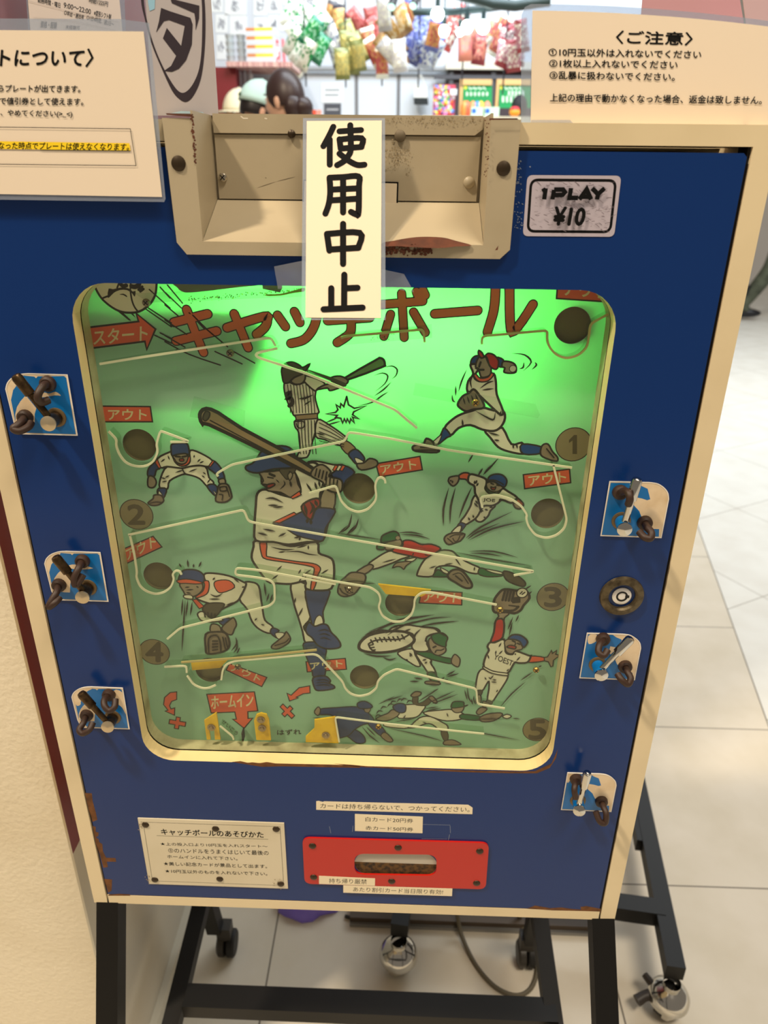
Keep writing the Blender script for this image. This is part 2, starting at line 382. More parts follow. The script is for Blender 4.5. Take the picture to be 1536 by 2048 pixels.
# ---------------------------------------------------------------- playfield
YB = .031; PB = Plane((0, YB, H0), (0, -1, 0))
def board_mat():
    m = bpy.data.materials.new('green translucent board'); m.use_nodes = True; nt = m.node_tree; nt.nodes.clear(); N = nt.nodes.new; L = nt.links.new
    o = N('ShaderNodeOutputMaterial'); d = N('ShaderNodeBsdfDiffuse'); t = N('ShaderNodeBsdfTranslucent'); x = N('ShaderNodeMixShader'); x.inputs[0].default_value = .35
    tc = N('ShaderNodeTexCoord'); n = N('ShaderNodeTexNoise'); n.inputs['Scale'].default_value = 8; n.inputs['Detail'].default_value = 5; L(tc.outputs['Object'], n.inputs[0])
    r = N('ShaderNodeValToRGB'); r.color_ramp.elements[0].color = (*lin((176, 228, 196)), 1); r.color_ramp.elements[1].color = (*lin((184, 228, 190)), 1); L(n.outputs['Fac'], r.inputs[0]); L(r.outputs[0], d.inputs[0])
    t.inputs[0].default_value = (*lin((92, 226, 104)), 1); L(d.outputs[0], x.inputs[1]); L(t.outputs[0], x.inputs[2]); L(x.outputs[0], o.inputs[0]); return m
BOARD = board_mat()
HOLES = [(1145, 651), (279, 890), (718, 977), (1095, 1027), (318, 1152), (801, 1206), (729, 1354), (420, 1340)]
b = MB(); loops = [[V((-.235, YB, z(.195))), V((.235, YB, z(.195))), V((.235, YB, z(.72))), V((-.235, YB, z(.72)))]]
HC = []
for q in HOLES:
    c = PB.at(*q); HC.append(c); loops.append([c+V((cos(2*pi*k/36), 0, sin(2*pi*k/36)))*.0148 for k in range(36)])
b.mesh([p for l in loops for p in l], [tuple(t) for t in tessellate_polygon(loops)], BOARD)
W = mat('ink warm white', (222, 216, 190), .6); K = mat('ink dark', (42, 36, 22), .6); SK = mat('ink tan skin', (150, 134, 110), .6)
NV = mat('ink navy', (48, 66, 112), .6); RD = mat('ink red', (216, 92, 56), .6); BR = mat('ink bat brown', (150, 126, 90), .6)
HB = mat('ink dark brown', (80, 72, 52), .6); GL = mat('ink glove brown', (136, 120, 96), .6); GN = mat('ink green', (30, 98, 52), .6); VR = mat('ink vest red', (186, 38, 24), .6)
BL_ = mat('ink blue', (20, 68, 128), .6); DI = mat('ink disc brown', (132, 120, 84), .6); DG = mat('ink digit', (78, 68, 40), .6); LT = mat('ink lettering', (220, 204, 156), .6)
TT = mat('ink title orange', (214, 104, 58), .6); BG = mat('ink bat green', (98, 138, 72), .6); MR = mat('ink mouth red', (150, 44, 30), .6)
a = Art(PB, b); o = .0011          # o: outline width
LW = 1.4           # all drawn lines a little heavier
def fig(ox, oy, s): a.zoom(ox, oy, s)
def P(m, pts, ol=o, sm=3): a.poly(m, pts, ol*LW, K, sm)
def S(pts, w=.0009, taper=2, sm=3, m=None): a.line(m or K, pts, w*LW, sm, taper)
# ---- ball with a face, top left
fig(160, 555, 8.533)
P(W, [(250,110),(270,190),(330,300),(400,390),(520,490),(640,560),(760,595),(900,600),(1010,580),(1120,520),(1220,420),(1285,290),(1305,150),(1300,60),(1250,-60),(800,-160),(350,-60)], .0013)
P(K, [(470,330),(490,190),(560,200),(700,170),(830,185),(900,240),(950,230),(935,330),(890,270),(800,215),(680,215),(580,260),(500,340)], 0, 2)
P(K, [(670,290),(740,275),(800,310),(800,335),(740,300)], 0, 2)
S([(700,80),(700,120),(740,145),(790,135)], .0022, 0); S([(880,150),(940,160),(1000,130),(1010,90)], .0026, 0); S([(870,60),(860,200),(885,380),(930,500),(985,575)], .001, 0)
S([(380,355),(470,320)], .001, 0); S([(670,90),(635,175)], .001, 0); S([(1000,210),(1065,155)], .0014, 0); S([(1030,238),(1085,195)], .0014, 0)
P(K, [(620,560),(720,585),(880,735),(840,735)], 0, 0); P(K, [(870,620),(910,620),(955,690)], 0, 0)
for l in ([(1185,205),(1536,520)], [(1370,165),(1536,350)], [(1100,520),(1560,840)], [(1170,520),(1560,775)], [(1275,985),(1560,1120)], [(1370,945),(1560,1040)]): S(l, .0008, 0, 0)
# ---- title strokes
TW = .0064
def title(strokes, k=1.0):
    P3 = [crom([a.P(q) for q in l], 4, False) if len(l) > 2 else [a.P(q) for q in l] for l in strokes]
    for l in P3: a.strip(l, TW*k+.0018, K)
    for l in P3: a.strip(l, TW*k, TT)
fig(330, 570, 4.151)
title([[(180,205),(250,390),(320,560)], [(75,310),(355,240)], [(90,465),(430,382)]])
title([[(575,240),(690,520)], [(515,355),(820,262),(850,290),(830,350),(760,410)]])
title([[(935,252),(1000,345)], [(1075,222),(1120,310)], [(1045,485),(1150,455),(1220,380),(1255,290),(1262,200)]])
title([[(1350,295),(1700,270)], [(1340,210),(1560,150)], [(1545,300),(1535,400),(1430,478)]])
fig(700, 565, 2.954)
title([[(190,130),(430,110)], [(305,65),(320,325)], [(240,188),(200,318)], [(375,175),(445,295)], [(392,55),(408,92)], [(430,45),(445,75)]], .93)
title([[(500,185),(755,165)]], .97)
title([[(860,20),(850,160),(812,290)], [(942,20),(950,275),(1000,250),(1080,130)]])
for l in ([(430,-10),(620,170)],): pass
fig(330, 570, 4.151)
for l in ([(20,0),(145,150)], [(0,60),(135,190)], [(0,165),(120,265)], [(200,230),(370,410)], [(230,250),(395,415)], [(300,330),(520,512)], [(0,290),(180,410)], [(0,420),(165,515)], [(415,552),(640,655)], [(575,555),(745,648)], [(0,470),(200,575),(460,665)]): S(l, .0008, 0)
# ---- start arrow
fig(160, 555, 8.533)
P(RD, [(150,852),(1000,750),(960,612),(1290,880),(1140,1230),(1108,1090),(150,1212)], .0011, 0)
a.text(LT, 'スタート', (235,1150), (1150,1070), (232,900), .02)
# ---- red word tags
def tagbox(pts, bl, br, tl, t='アウト'): P(RD, pts, .0009, 0); a.text(LT, t, bl, br, tl, .025)
fig(0, 0, 1); tagbox([(1116,556),(1245,562),(1236,605),(1113,597)], (1128,590), (1212,597), (1128,562))
fig(180, 780, 4.518); tagbox([(60,145),(545,150),(565,287),(60,287)], (165,268), (510,268), (165,175))
fig(540, 570, 4.267); tagbox([(905,1525),(1280,1462),(1300,1577),(932,1637)], (950,1612), (1250,1566), (940,1538))
fig(660, 880, 2.954); tagbox([(1142,205),(1415,172),(1422,252),(1150,288)], (1176,270), (1395,245), (1172,212))
fig(230, 1040, 3.938); tagbox([(40,240),(300,128),(370,212),(70,352)], (95,318), (325,205), (85,232))
fig(660, 1150, 2.954); tagbox([(540,88),(780,103),(778,177),(527,165)], (550,156), (765,163), (556,100))
fig(480, 1060, 5.486); tagbox([(725,1445),(1155,1408),(1168,1528),(738,1557)], (775,1532), (1125,1500), (768,1455))
fig(270, 1280, 3.413); tagbox([(645,160),(900,255),(865,318),(622,205)], (648,205), (845,290), (668,160))
P(RD, [(490,370),(815,353),(838,483),(770,488),(772,535),(803,533),(745,602),(667,540),(692,540),(682,490),(520,497)], .0009, 0); a.text(LT, 'ホームイン', (522,470), (805,450), (520,385), .02)
P(RD, [(285,353),(285,405),(250,418),(236,448),(246,470),(272,463),(270,512),(207,485),(226,478),(196,440),(202,392),(240,358)], .0008, 0)
P(RD, [(1193,312),(1195,360),(1150,365),(1098,390),(1114,394),(1055,415),(1038,363),(1066,376),(1120,325)], .0008, 0)
for c, r in (((290,565), 10), ((1040,485), 45)):
    x, y = c; u = V((cos(radians(r)), sin(radians(r)))); v = V((-u.y, u.x)); L_, w_ = 56, 14
    q = [(L_,-w_),(L_,w_),(w_,w_),(w_,L_*.7),(-w_,L_*.7),(-w_,w_),(-L_,w_),(-L_,-w_),(-w_,-w_),(-w_,-L_*.7),(w_,-L_*.7),(w_,-w_)]
    P(RD, [(x+u.x*s+v.x*t, y+u.y*s+v.y*t) for s, t in q], .0008, 0)
a.text(K, 'はずれ', (972,648), (1135,642), (970,612), .01); a.text(K, 'せいこう', (588,560), (690,650), (606,540), .0)
# ---- numbered discs
for q, n in (((1147,889), '1'), ((273,1029), '2'), ((1106,1194), '3'), ((309,1304), '4'), ((1075,1459), '5')):
    fig(0, 0, 1); a.disc(DI, q, .0152, .0008, K); x, y = q; w = 9 if n == '1' else 16
    if n == '1': a.poly(DG, [(x-9,y-9), (x+1,y-19), (x+7,y-19), (x+7,y+19), (x-2,y+19), (x-2,y-8), (x-9,y-3)], sm=0); continue
    a.text(DG, n, (x-w, y+19), (x+w, y+19), (x-w-1, y-19), .045 if n != '1' else .012)
# ---- batter in pin stripes
fig(540, 570, 4.267)
P(W, [(225,1150),(405,1135),(390,1240),(370,1310),(330,1450),(290,1475),(230,1470),(255,1400),(245,1260),(215,1210)])
P(W, [(405,1150),(500,1190),(640,1290),(650,1320),(600,1370),(470,1320),(390,1290)])
P(BR, [(600,1370),(655,1330),(740,1410),(672,1450)], .0008)
P(NV, [(670,1440),(730,1400),(790,1450),(805,1495),(745,1530),(700,1490)]); P(W, [(722,1478),(750,1478),(800,1510),(748,1525)], .0006)
P(GL, [(740,1528),(800,1518),(850,1480),(912,1500),(905,1548),(780,1578)])
P(W, [(120,850),(150,825),(220,850),(300,830),(400,825),(385,950),(405,1040),(405,1100),(230,1130),(170,1040),(130,940)])
P(BR, [(215,1110),(405,1095),(405,1138),(225,1152)], .0008, 0)
for k in range(9): x = 150+k*26; S([(x,850),(x+18,1000),(x+24 if x+24 < 395 else 392,1090)], .0005, 0)
for k in range(6): x = 240+k*28; S([(x,1155),(x+4,1300),(x+14 if k > 1 else x+20,1440)], .0005, 0)
for k in range(5): y = 1185+k*24; S([(420,y-10+k*14),(520,y+40+k*8),(630,y+115-k*4)], .0005, 0)
P(W, [(290,770),(400,800),(470,845),(400,895),(380,900),(330,860),(285,810)]); P(SK, [(400,890),(470,850),(560,830),(650,820),(640,852),(570,885),(510,900),(490,878)])
P(SK, [(200,780),(240,750),(295,745),(300,800),(270,840),(215,845),(180,820)]); P(HB, [(105,780),(100,720),(130,670),(190,655),(250,680),(280,702),(340,672),(310,725),(290,737),(280,757),(205,790),(160,832),(118,830)])
P(BG, [(640,790),(900,640),(940,620),(972,638),(980,680),(950,702),(670,805)], .0014, 2); P(SK, [(520,790),(600,775),(665,810),(652,842),(600,850),(540,830)]); S([(330,735),(520,800),(640,850)], .0022, 0, m=HB)
S([(140,930),(170,920),(165,955),(150,965),(185,970),(190,1010),(165,1030)], .0024, 0); S([(220,1165),(290,1165),(285,1215),(240,1215),(225,1180)], .0008, 0)
S([(245,970),(300,965),(370,935)], .0013, 2); S([(290,1025),(350,985)], .001, 2); S([(390,1260),(470,1280)], .001)
for l in ([(970,705),(1040,690),(1085,720),(1075,770),(1040,800)], [(890,770),(960,750),(1005,775),(980,840),(900,905)], [(890,945),(970,890),(1035,825)], [(750,1030),(870,1000),(960,940),(1010,910)], [(470,1175),(590,1125)], [(475,1195),(605,1160)]): S(l, .001)
st = [(655,950),(670,1020),(720,1050),(820,1030),(715,1080),(705,1105),(760,1140),(705,1125),(720,1175),(690,1140),(680,1175),(660,1140),(650,1170),(635,1140),(620,1175),(605,1135),(560,1128),(575,1110),(480,1098),(560,1085),(580,1062),(565,1020),(600,1045),(605,1010),(630,1035),(655,950)]
S(st, .0011, 0, 0)
# ---- pitcher
fig(800, 560, 3.413)
P(W, [(640,1030),(700,1010),(760,1120),(830,1110),(850,1150),(840,1187),(740,1170),(670,1140),(620,1080),(580,1030)], .0014)
P(BL_, [(832,1120),(970,1140),(965,1182),(840,1187)]); P(GL, [(970,1130),(1010,1120),(1040,1170),(1075,1210),(1070,1236),(1010,1222),(960,1192)])
P(W, [(500,890),(560,870),(640,890),(700,890),(717,940),(690,1000),(640,1030),(560,1020),(480,990),(400,1010),(345,1060),(305,1010),(360,950),(420,915)], .0015)
P(BL_, [(305,1010),(345,1060),(320,1075),(255,1122),(285,1040)]); P(W, [(240,1090),(285,1055),(258,1118),(220,1112)], .0007)
P(GL, [(85,1142),(110,1125),(160,1115),(180,1082),(220,1100),(240,1130),(265,1150),(250,1176),(110,1168)], .0014)
P(BL_, [(487,545),(510,520),(545,520),(530,570),(485,577)]); P(BL_, [(655,528),(705,545),(697,592),(668,582)])
P(SK, [(695,590),(705,555),(760,560),(790,585),(790,628),(750,636),(710,628),(715,600)]); a.disc(W, (770,605), .0028, .0006, K)
P(W, [(480,580),(530,575),(520,600),(535,610),(505,660),(540,690),(600,685),(640,640),(655,700),(660,780),(702,890),(690,920),(640,880),(520,770),(460,760),(465,690),(500,640)], .0014)
P(SK, [(535,530),(580,520),(600,560),(622,600),(612,650),(560,665),(545,640),(535,605),(515,590)]); P(RD, [(505,655),(540,692),(600,688),(637,650),(625,632),(600,662),(548,670),(517,640)], .0008)
P(VR, [(538,480),(560,495),(575,520),(600,500),(640,510),(672,550),(665,602),(640,607),(610,582),(590,525),(555,532),(535,505)])
P(GL, [(400,830),(430,790),(470,770),(500,745),(530,770),(560,820),(572,870),(500,882),(450,895),(398,862)], .0014)
for k in range(4): S([(430+k*28,800-k*8),(445+k*30,850-k*6)], .001)
for l in ([(490,740),(480,690),(500,650)], [(545,740),(600,700),(640,690)], [(560,750),(640,740)], [(425,950),(430,1000)], [(510,890),(600,940),(640,950),(650,900)], [(680,930),(690,890)], [(600,1040),(680,1060)], [(640,1090),(680,1095)], [(770,1120),(775,1150)], [(795,1115),(800,1150)], [(765,500),(850,510),(895,560),(840,620)], [(845,560),(840,595),(815,605)], [(920,560),(930,580),(900,610)], [(455,610),(420,690),(400,760)], [(380,720),(380,790)], [(355,780),(360,820),(378,832)], [(500,1185),(465,1245)], [(675,1210),(580,1320)], [(560,1285),(530,1340)]): S(l, .0011)
S([(140,1140),(220,1138)], .0008, 0); S([(90,1160),(260,1160)], .0009, 0); S([(1000,1150),(1050,1210)], .0008, 0); S([(550,560),(540,590)], .0012, 0); S([(545,612),(570,612)], .0012, 0)
# ---- crouching fielder
fig(180, 780, 4.518)
P(W, [(700,690),(830,705),(900,690),(1040,690),(1075,790),(1115,830),(1110,872),(1060,872),(990,800),(890,765),(830,765),(720,820),(700,892),(630,882),(640,790)], .0012)
P(NV, [(620,890),(692,895),(660,980),(612,940)]); P(W, [(622,910),(650,940),(655,975),(620,950)], .0006); P(NV, [(1058,872),(1115,850),(1155,890),(1140,962)]); P(W, [(1110,905),(1140,930),(1138,955)], .0006, 0)
P(GL, [(525,1020),(570,982),(580,950),(640,950),(667,1000),(620,1037),(560,1042)])
P(NV, [(597,650),(632,705),(600,722),(580,780),(525,777),(530,710)]); P(SK, [(530,780),(575,785),(600,830),(585,872),(550,882),(523,860)])
P(NV, [(1108,635),(1180,700),(1217,800),(1165,807),(1140,760),(1058,690)]); P(SK, [(1163,810),(1215,800),(1222,850),(1178,852)]); P(GL, [(1165,860),(1200,845),(1250,860),(1280,950),(1270,982),(1220,1012),(1138,1002),(1150,920)], .0012)
P(W, [(610,620),(720,560),(745,560),(765,640),(810,682),(870,680),(905,640),(905,545),(1000,570),(1110,640),(1075,690),(990,680),(900,690),(830,705),(700,690),(640,700)], .0012)
P(RD, [(588,652),(608,620),(642,700),(622,706)], .0007, 0); P(RD, [(1110,635),(1125,645),(1090,692),(1072,688)], .0007, 0)
P(SK, [(748,590),(790,572),(860,570),(888,600),(882,640),(850,667),(800,662),(763,630)]); P(RD, [(752,608),(768,650),(810,682),(862,682),(902,650),(907,605),(892,600),(872,652),(830,672),(788,658),(765,620)], .0008)
P(NV, [(738,492),(790,480),(870,480),(892,520),(897,582),(860,572),(790,580),(743,592),(734,540)]); P(MR, [(810,622),(845,620),(848,640),(815,642)], .0007)
S([(775,598),(815,602)], .0013, 0); S([(835,602),(870,596)], .0013, 0)
for l in ([(705,590),(720,630)], [(640,650),(680,620)], [(970,650),(1000,620)], [(990,660),(1030,640)], [(890,740),(970,710)], [(850,720),(770,745)], [(720,770),(680,790)], [(640,790),(690,800)], [(650,830),(700,820)], [(1010,770),(1040,790)], [(1020,740),(1050,760)], [(1060,840),(1090,800)], [(830,690),(850,740),(880,760)], [(945,585),(940,610)]): S(l, .0009)
S([(1175,875),(1225,870),(1235,905),(1180,910),(1175,880)], .0008, 0); S([(1170,940),(1200,945),(1195,990)], .0008, 0); S([(1235,870),(1262,960)], .0008, 0); S([(545,1020),(600,1010),(650,1015)], .0008, 0)
# ---- large batter
fig(480, 1060, 5.486)
P(W, [(560,585),(715,590),(720,740),(775,950),(700,1060),(740,1130),(785,1160),(825,1225),(720,1237),(688,1120),(640,960),(590,800)], .0014)
P(NV, [(700,1240),(830,1228),(850,1260),(945,1300),(932,1420),(930,1605),(810,1612),(790,1540),(740,1420),(708,1330)]); P(NV, [(803,1620),(930,1600),(992,1650),(980,1682),(1032,1710),(1020,1742),(860,1762),(813,1720)], .0013)
P(NV, [(735,640),(972,650),(962,760),(910,900),(917,1030),(810,1062),(770,950),(730,780)]); P(W, [(815,1055),(830,970),(870,935),(902,960),(907,1035)], .0008)
P(NV, [(720,1080),(760,1010),(820,1055),(900,1030),(960,1045),(1000,1120),(1060,1180),(1103,1250),(1080,1292),(950,1302),(850,1262),(790,1180),(740,1142)], .0013)
P(W, [(165,120),(330,110),(480,160),(600,175),(840,130),(865,250),(960,290),(1022,340),(1032,500),(1002,640),(860,662),(722,640),(715,560),(560,590),(400,582),(300,560),(180,400),(128,300),(150,180)], .0016)
P(RD, [(220,118),(292,140),(290,270),(330,295),(600,340),(800,365),(872,400),(882,440),(852,500),(830,600),(800,660),(775,640),(790,540),(815,440),(780,400),(560,360),(290,320),(235,260)], .0009)
for l in ([(340,185),(480,215),(600,210)], [(470,240),(640,235),(760,265),(860,275)], [(420,245),(500,235)], [(620,195),(740,165)], [(750,165),(750,215)], [(350,540),(420,490)], [(400,450),(460,390)], [(640,570),(720,470)], [(700,490),(780,430)], [(890,480),(970,430)], [(860,560),(900,500)], [(640,480),(670,430)], [(640,950),(690,850)], [(600,800),(610,740)], [(690,1060),(745,1030)], [(720,470),(715,560)]): S(l, .0012)
for k in range(3): S([(850+k*12,1110+k*40),(930,1090+k*45),(1000,1120+k*45)], .0009)
for k in range(3): S([(820,1650+k*28),(930,1640+k*28),(1000,1680+k*16)], .0009)
fig(380, 780, 3.84); a.z += .0010
P(NV, [(1080,600),(1180,575),(1265,628),(1200,690),(1170,740),(1110,690)]); P(W, [(900,560),(970,543),(1100,570),(1180,575),(1085,640),(1060,700),(940,640)], .0012)
for k in range(3): P(RD if k != 1 else W, [(1095+k*28,612),(1115+k*28,575),(1138+k*28,580),(1115+k*28,618)], .0005, 0)
P(W, [(520,790),(580,760),(700,800),(800,820),(850,780),(830,680),(800,600),(900,560),(970,560),(1050,640),(1030,700),(1000,840),(1110,910),(1060,1020),(1020,1150),(900,1162),(760,1182),(640,1162),(508,1150),(498,1040),(508,880)], .0016)
P(SK, [(1030,760),(1112,760),(1102,912),(1000,892)]); P(NV, [(640,1020),(720,1000),(860,930),(980,900),(1112,915),(1090,980),(1040,1060),(1022,1150),(930,1142),(820,1112),(740,1062)], .001); P(RD, [(640,1010),(800,935),(822,950),(690,1017)], .0008, 0)
P(MR, [(858,890),(920,842),(990,830),(1000,880),(960,920),(932,990),(888,960)], .0014)
for l in ([(880,870),(900,960)], [(920,850),(950,900),(920,950)], [(960,840),(980,890)], [(905,980),(900,1020)], [(930,990),(930,1030)]): S(l, .0022)
P(SK, [(530,620),(600,625),(700,615),(720,650),(800,620),(832,720),(852,770),(782,822),(700,782),(602,770),(590,742),(553,715),(548,660)]); P(HB, [(690,600),(812,590),(792,640),(765,620),(752,682),(722,660)], .0006); P(SK, [(752,650),(775,625),(790,650),(768,690)], .0008)
P(MR, [(592,725),(645,712),(650,728),(605,750)], .001); S([(545,650),(565,690),(552,715),(590,722)], .0011, 0); S([(615,640),(650,655)], .0018, 0); S([(600,665),(640,672)], .001, 0); S([(660,680),(690,710)], .0008, 2); S([(690,760),(730,720),(720,690)], .001, 2)
P(RD, [(842,772),(856,800),(790,830),(775,818)], .0007, 0)
P(NV, [(515,520),(560,460),(640,428),(740,428),(800,470),(812,560),(800,590),(640,602),(520,632),(440,612),(433,580),(480,560)], .0012)
P(BR, [(80,210),(85,165),(130,138),(220,170),(400,290),(700,450),(950,600),(935,642),(900,632),(700,530),(500,430),(150,262),(100,257)], .0024, 2); S([(160,230),(500,410),(880,610)], .0009, 0)
P(HB, [(105,195),(125,160),(155,170),(150,205),(125,232),(105,222)], .0009); P(SK, [(928,640),(960,588),(1020,568),(1082,620),(1070,660),(1152,680),(1172,720),(1152,782),(1060,762),(1020,702),(950,667)], .0012)
for k in range(4): S([(975+k*26,600+k*8),(962+k*26,655+k*10)], .001, 0); S([(1050+k*28,665+k*8),(1045+k*28,720+k*8)], .001, 0)
for l in ([(580,830),(640,825),(720,860)], [(600,880),(680,880)], [(640,895),(720,890)], [(895,710),(940,780)], [(960,700),(975,760)], [(990,690),(1000,740)], [(770,690),(780,740)], [(520,1090),(600,1110)], [(560,1060),(660,1080)], [(680,1120),(740,1090)], [(800,1130),(850,1120)], [(1245,945),(1220,1040),(1160,1090)], [(1295,980),(1270,1050),(1200,1110)], [(840,1150),(850,1120)]): S(l, .0014)
# ---- bowing fielder
fig(230, 1040, 3.938)
P(W, [(1010,500),(1080,490),(1132,520),(1150,620),(1162,700),(1182,790),(1242,840),(1222,892),(1140,862),(1080,800),(1040,700),(980,620)], .0014); P(NV, [(1240,850),(1292,870),(1262,900),(1280,932),(1225,890)]); P(W, [(1262,890),(1332,890),(1312,932),(1280,932)], .0007)
P(GL, [(1235,990),(1280,952),(1330,910),(1350,880),(1382,930),(1362,972),(1290,1012),(1240,1012)], .0011)
P(NV, [(800,770),(880,770),(940,790),(930,840),(850,830)]); P(GL, [(840,850),(900,790),(935,770),(957,820),(940,860),(920,902),(880,892)], .0011)
P(W, [(650,740),(690,720),(760,770),(830,770),(850,790),(800,800),(740,802),(680,790)], .0011)
P(SK, [(760,820),(820,830),(832,882),(755,882)]); P(GL, [(715,900),(790,880),(870,890),(902,960),(890,1012),(830,1042),(730,1052),(715,1010)], .0016)
P(W, [(700,430),(770,418),(900,440),(1012,488),(1032,512),(990,600),(960,640),(860,692),(830,702),(760,662),(700,642),(640,612),(690,570),(720,510)], .0014)
P(RD, [(612,630),(640,620),(702,680),(665,697)], .0007, 0); P(RD, [(780,500),(810,475),(900,475),(942,530),(840,572),(800,552)], .0008)
P(SK, [(510,500),(600,495),(680,495),(692,540),(662,580),(612,602),(560,592),(540,560)]); P(RD, [(700,480),(737,480),(742,530),(722,582),(650,612),(638,600),(692,560),(707,510)], .0008)
P(NV, [(530,402),(590,388),(660,400),(702,440),(692,492),(610,472),(530,482),(500,470)]); P(RD, [(488,475),(560,463),(650,478),(692,495),(640,502),(560,497),(510,497)], .0008)
P(HB, [(690,702),(720,660),(800,650),(862,660),(840,702),(800,752),(760,772),(720,742)], .001); P(W, [(545,590),(602,590),(612,620),(550,612)], .0008)
for l in ([(550,530),(590,525)], [(560,550),(620,545)], [(560,570),(600,575)], [(640,520),(660,530)], [(505,340),(525,372)], [(572,310),(578,372)], [(622,345),(618,372)], [(682,325),(660,370)], [(535,620),(525,750)], [(555,625),(540,840),(528,1030)], [(575,625),(560,760)], [(610,640),(595,750)], [(1175,490),(1190,600)], [(1215,575),(1195,640)], [(1242,580),(1222,650)], [(950,920),(960,970),(915,1030)], [(965,960),(960,1010),(935,1042)], [(985,1000),(960,1050)], [(750,580),(800,600),(850,575)], [(740,620),(830,620)], [(870,670),(960,640)], [(1000,530),(1020,520)], [(1100,790),(1120,770)], [(1150,820),(1180,825)], [(770,470),(790,450)], [(930,450),(980,490)]): S(l, .0012)
for k in range(4): S([(705+k*28,720+k*6),(712+k*24,760)], .0012, 0); S([(770,950+k*24),(810,950+k*22)], .0011, 0)
S([(740,1040),(740,930),(800,905),(830,960),(835,1030)], .0012, 0); S([(850,920),(870,1010)], .0011, 0); S([(872,925),(888,1000)], .0011, 0); S([(1260,985),(1340,960),(1370,930)], .0009, 0)
# ---- running player
fig(880, 930, 8.533)
P(W, [(690,750),(760,690),(940,690),(860,782),(820,870),(720,962),(640,962),(608,910),(680,800)], .0013); P(W, [(600,520),(660,590),(702,740),(680,800),(640,872),(580,932),(500,982),(440,1012),(350,972),(430,860),(520,700),(548,600)], .0013)
P(NV, [(350,980),(440,1012),(420,1060),(360,1132),(330,1120),(370,1040),(298,1040)], .0008); P(W, [(290,1050),(365,1040),(332,1152),(188,1167)], .0009); P(GL, [(88,1220),(170,1170),(280,1155),(422,1180),(360,1282),(300,1312),(150,1357),(78,1290)], .0012)
S([(170,1230),(250,1190),(380,1190)], .0009, 0); S([(130,1250),(220,1330)], .0009, 0); S([(220,1250),(250,1300),(300,1290),(340,1210)], .0008, 0)
P(RD, [(310,190),(400,133),(502,150),(480,262),(430,240),(330,232)]); P(SK, [(148,240),(180,203),(310,185),(322,240),(290,312),(220,357),(150,292)]); P(RD, [(1310,560),(1372,600),(1422,660),(1402,702),(1290,622)]); P(GL, [(1250,650),(1330,660),(1382,740),(1290,732)])
P(W, [(510,160),(640,180),(782,240),(790,330),(770,400),(830,472),(920,502),(1000,472),(1070,400),(1160,450),(1312,550),(1270,622),(1200,642),(1060,592),(980,652),(880,692),(760,692),(690,752),(660,600),(600,480),(588,360),(510,312),(478,262)], .0014)
P(SK, [(798,300),(920,285),(1002,335),(1072,370),(1052,412),(980,452),(900,457),(830,422),(793,370)]); P(MR, [(868,370),(910,382),(952,370),(930,422),(880,412)], .0008); P(BL_, [(815,250),(850,188),(950,153),(1060,168),(1132,240),(1132,320),(1090,372),(1000,330),(920,280),(818,280)], .0011)
S([(870,310),(910,325)], .001, 0); S([(970,340),(1010,350)], .001, 0); S([(830,255),(950,260),(1080,330)], .0009, 0)
a.text(K, 'JOE', (735,625), (935,645), (742,560), .02)
for l in ([(175,250),(190,280)], [(210,260),(215,310)], [(590,260),(590,330)], [(630,250),(610,320)], [(655,300),(620,360)], [(600,600),(660,670)], [(580,640),(650,720)], [(690,760),(740,790)], [(700,780),(700,810)], [(760,750),(820,770)], [(840,720),(900,715)], [(560,850),(575,900)], [(480,890),(510,945)], [(740,880),(780,900)], [(1000,480),(960,520)], [(1050,570),(1000,600)], [(1300,560),(1270,600)], [(870,0),(735,165)], [(730,50),(650,175)], [(150,385),(60,740),(60,1040)], [(265,375),(185,700),(170,1000)], [(545,370),(420,640),(325,900)], [(1230,790),(700,1050),(440,1240)], [(1020,985),(640,1140),(470,1260)], [(1440,955),(900,1080),(500,1275)]): S(l, .0013)
# ---- diving player
fig(670, 1050, 3.938)
P(W, [(730,250),(830,200),(920,205),(962,240),(1020,280),(1080,310),(1142,340),(1130,382),(1050,372),(960,332),(880,320),(800,335),(770,402),(660,402),(648,380),(680,310)], .0013)
P(GN, [(1140,340),(1180,345),(1240,370),(1320,385),(1310,402),(1200,407),(1130,385)], .0009); P(W, [(1180,345),(1310,370),(1308,388),(1230,372)], .0008); P(HB, [(1325,368),(1370,368),(1440,400),(1497,450),(1490,482),(1430,472),(1350,432)], .0011); P(GN, [(770,402),(810,350),(860,380),(902,385),(890,407),(800,408)], .0009); P(W, [(830,335),(890,365),(895,385),(850,370)], .0007)
P(GL, [(888,390),(930,353),(1000,360),(1072,450),(1072,492),(1020,492),(950,452),(898,420)], .0016); S([(930,390),(990,380),(1050,460)], .0009, 0); S([(950,400),(1000,440)], .0012, 0)
P(W, [(400,215),(460,205),(590,240),(520,267),(440,302),(300,347),(263,310),(320,263)], .0012); P(SK, [(163,375),(265,310),(302,330),(240,382)]); P(GL, [(80,410),(130,373),(220,380),(242,410),(230,452),(200,482),(150,542),(70,562),(23,530),(40,450)], .0012)
S([(60,450),(150,440),(220,445)], .0009, 0); S([(40,500),(60,530),(100,550)], .0012, 0); S([(80,490),(100,530),(140,530)], .0012, 0)
P(SK, [(455,335),(480,300),(540,288),(602,285),(560,320),(542,347),(520,330),(490,325)], .0009); P(W, [(560,270),(640,255),(610,285),(560,280)], .0008)
P(SK, [(395,140),(490,110),(522,120),(522,162),(450,192),(400,192),(388,160)]); P(GN, [(363,112),(380,78),(460,48),(502,70),(492,112),(400,132),(368,137)]); P(GN, [(333,160),(350,143),(392,165),(380,192),(333,187)]); a.disc(SK, (495,100), .0022, .0006, K)
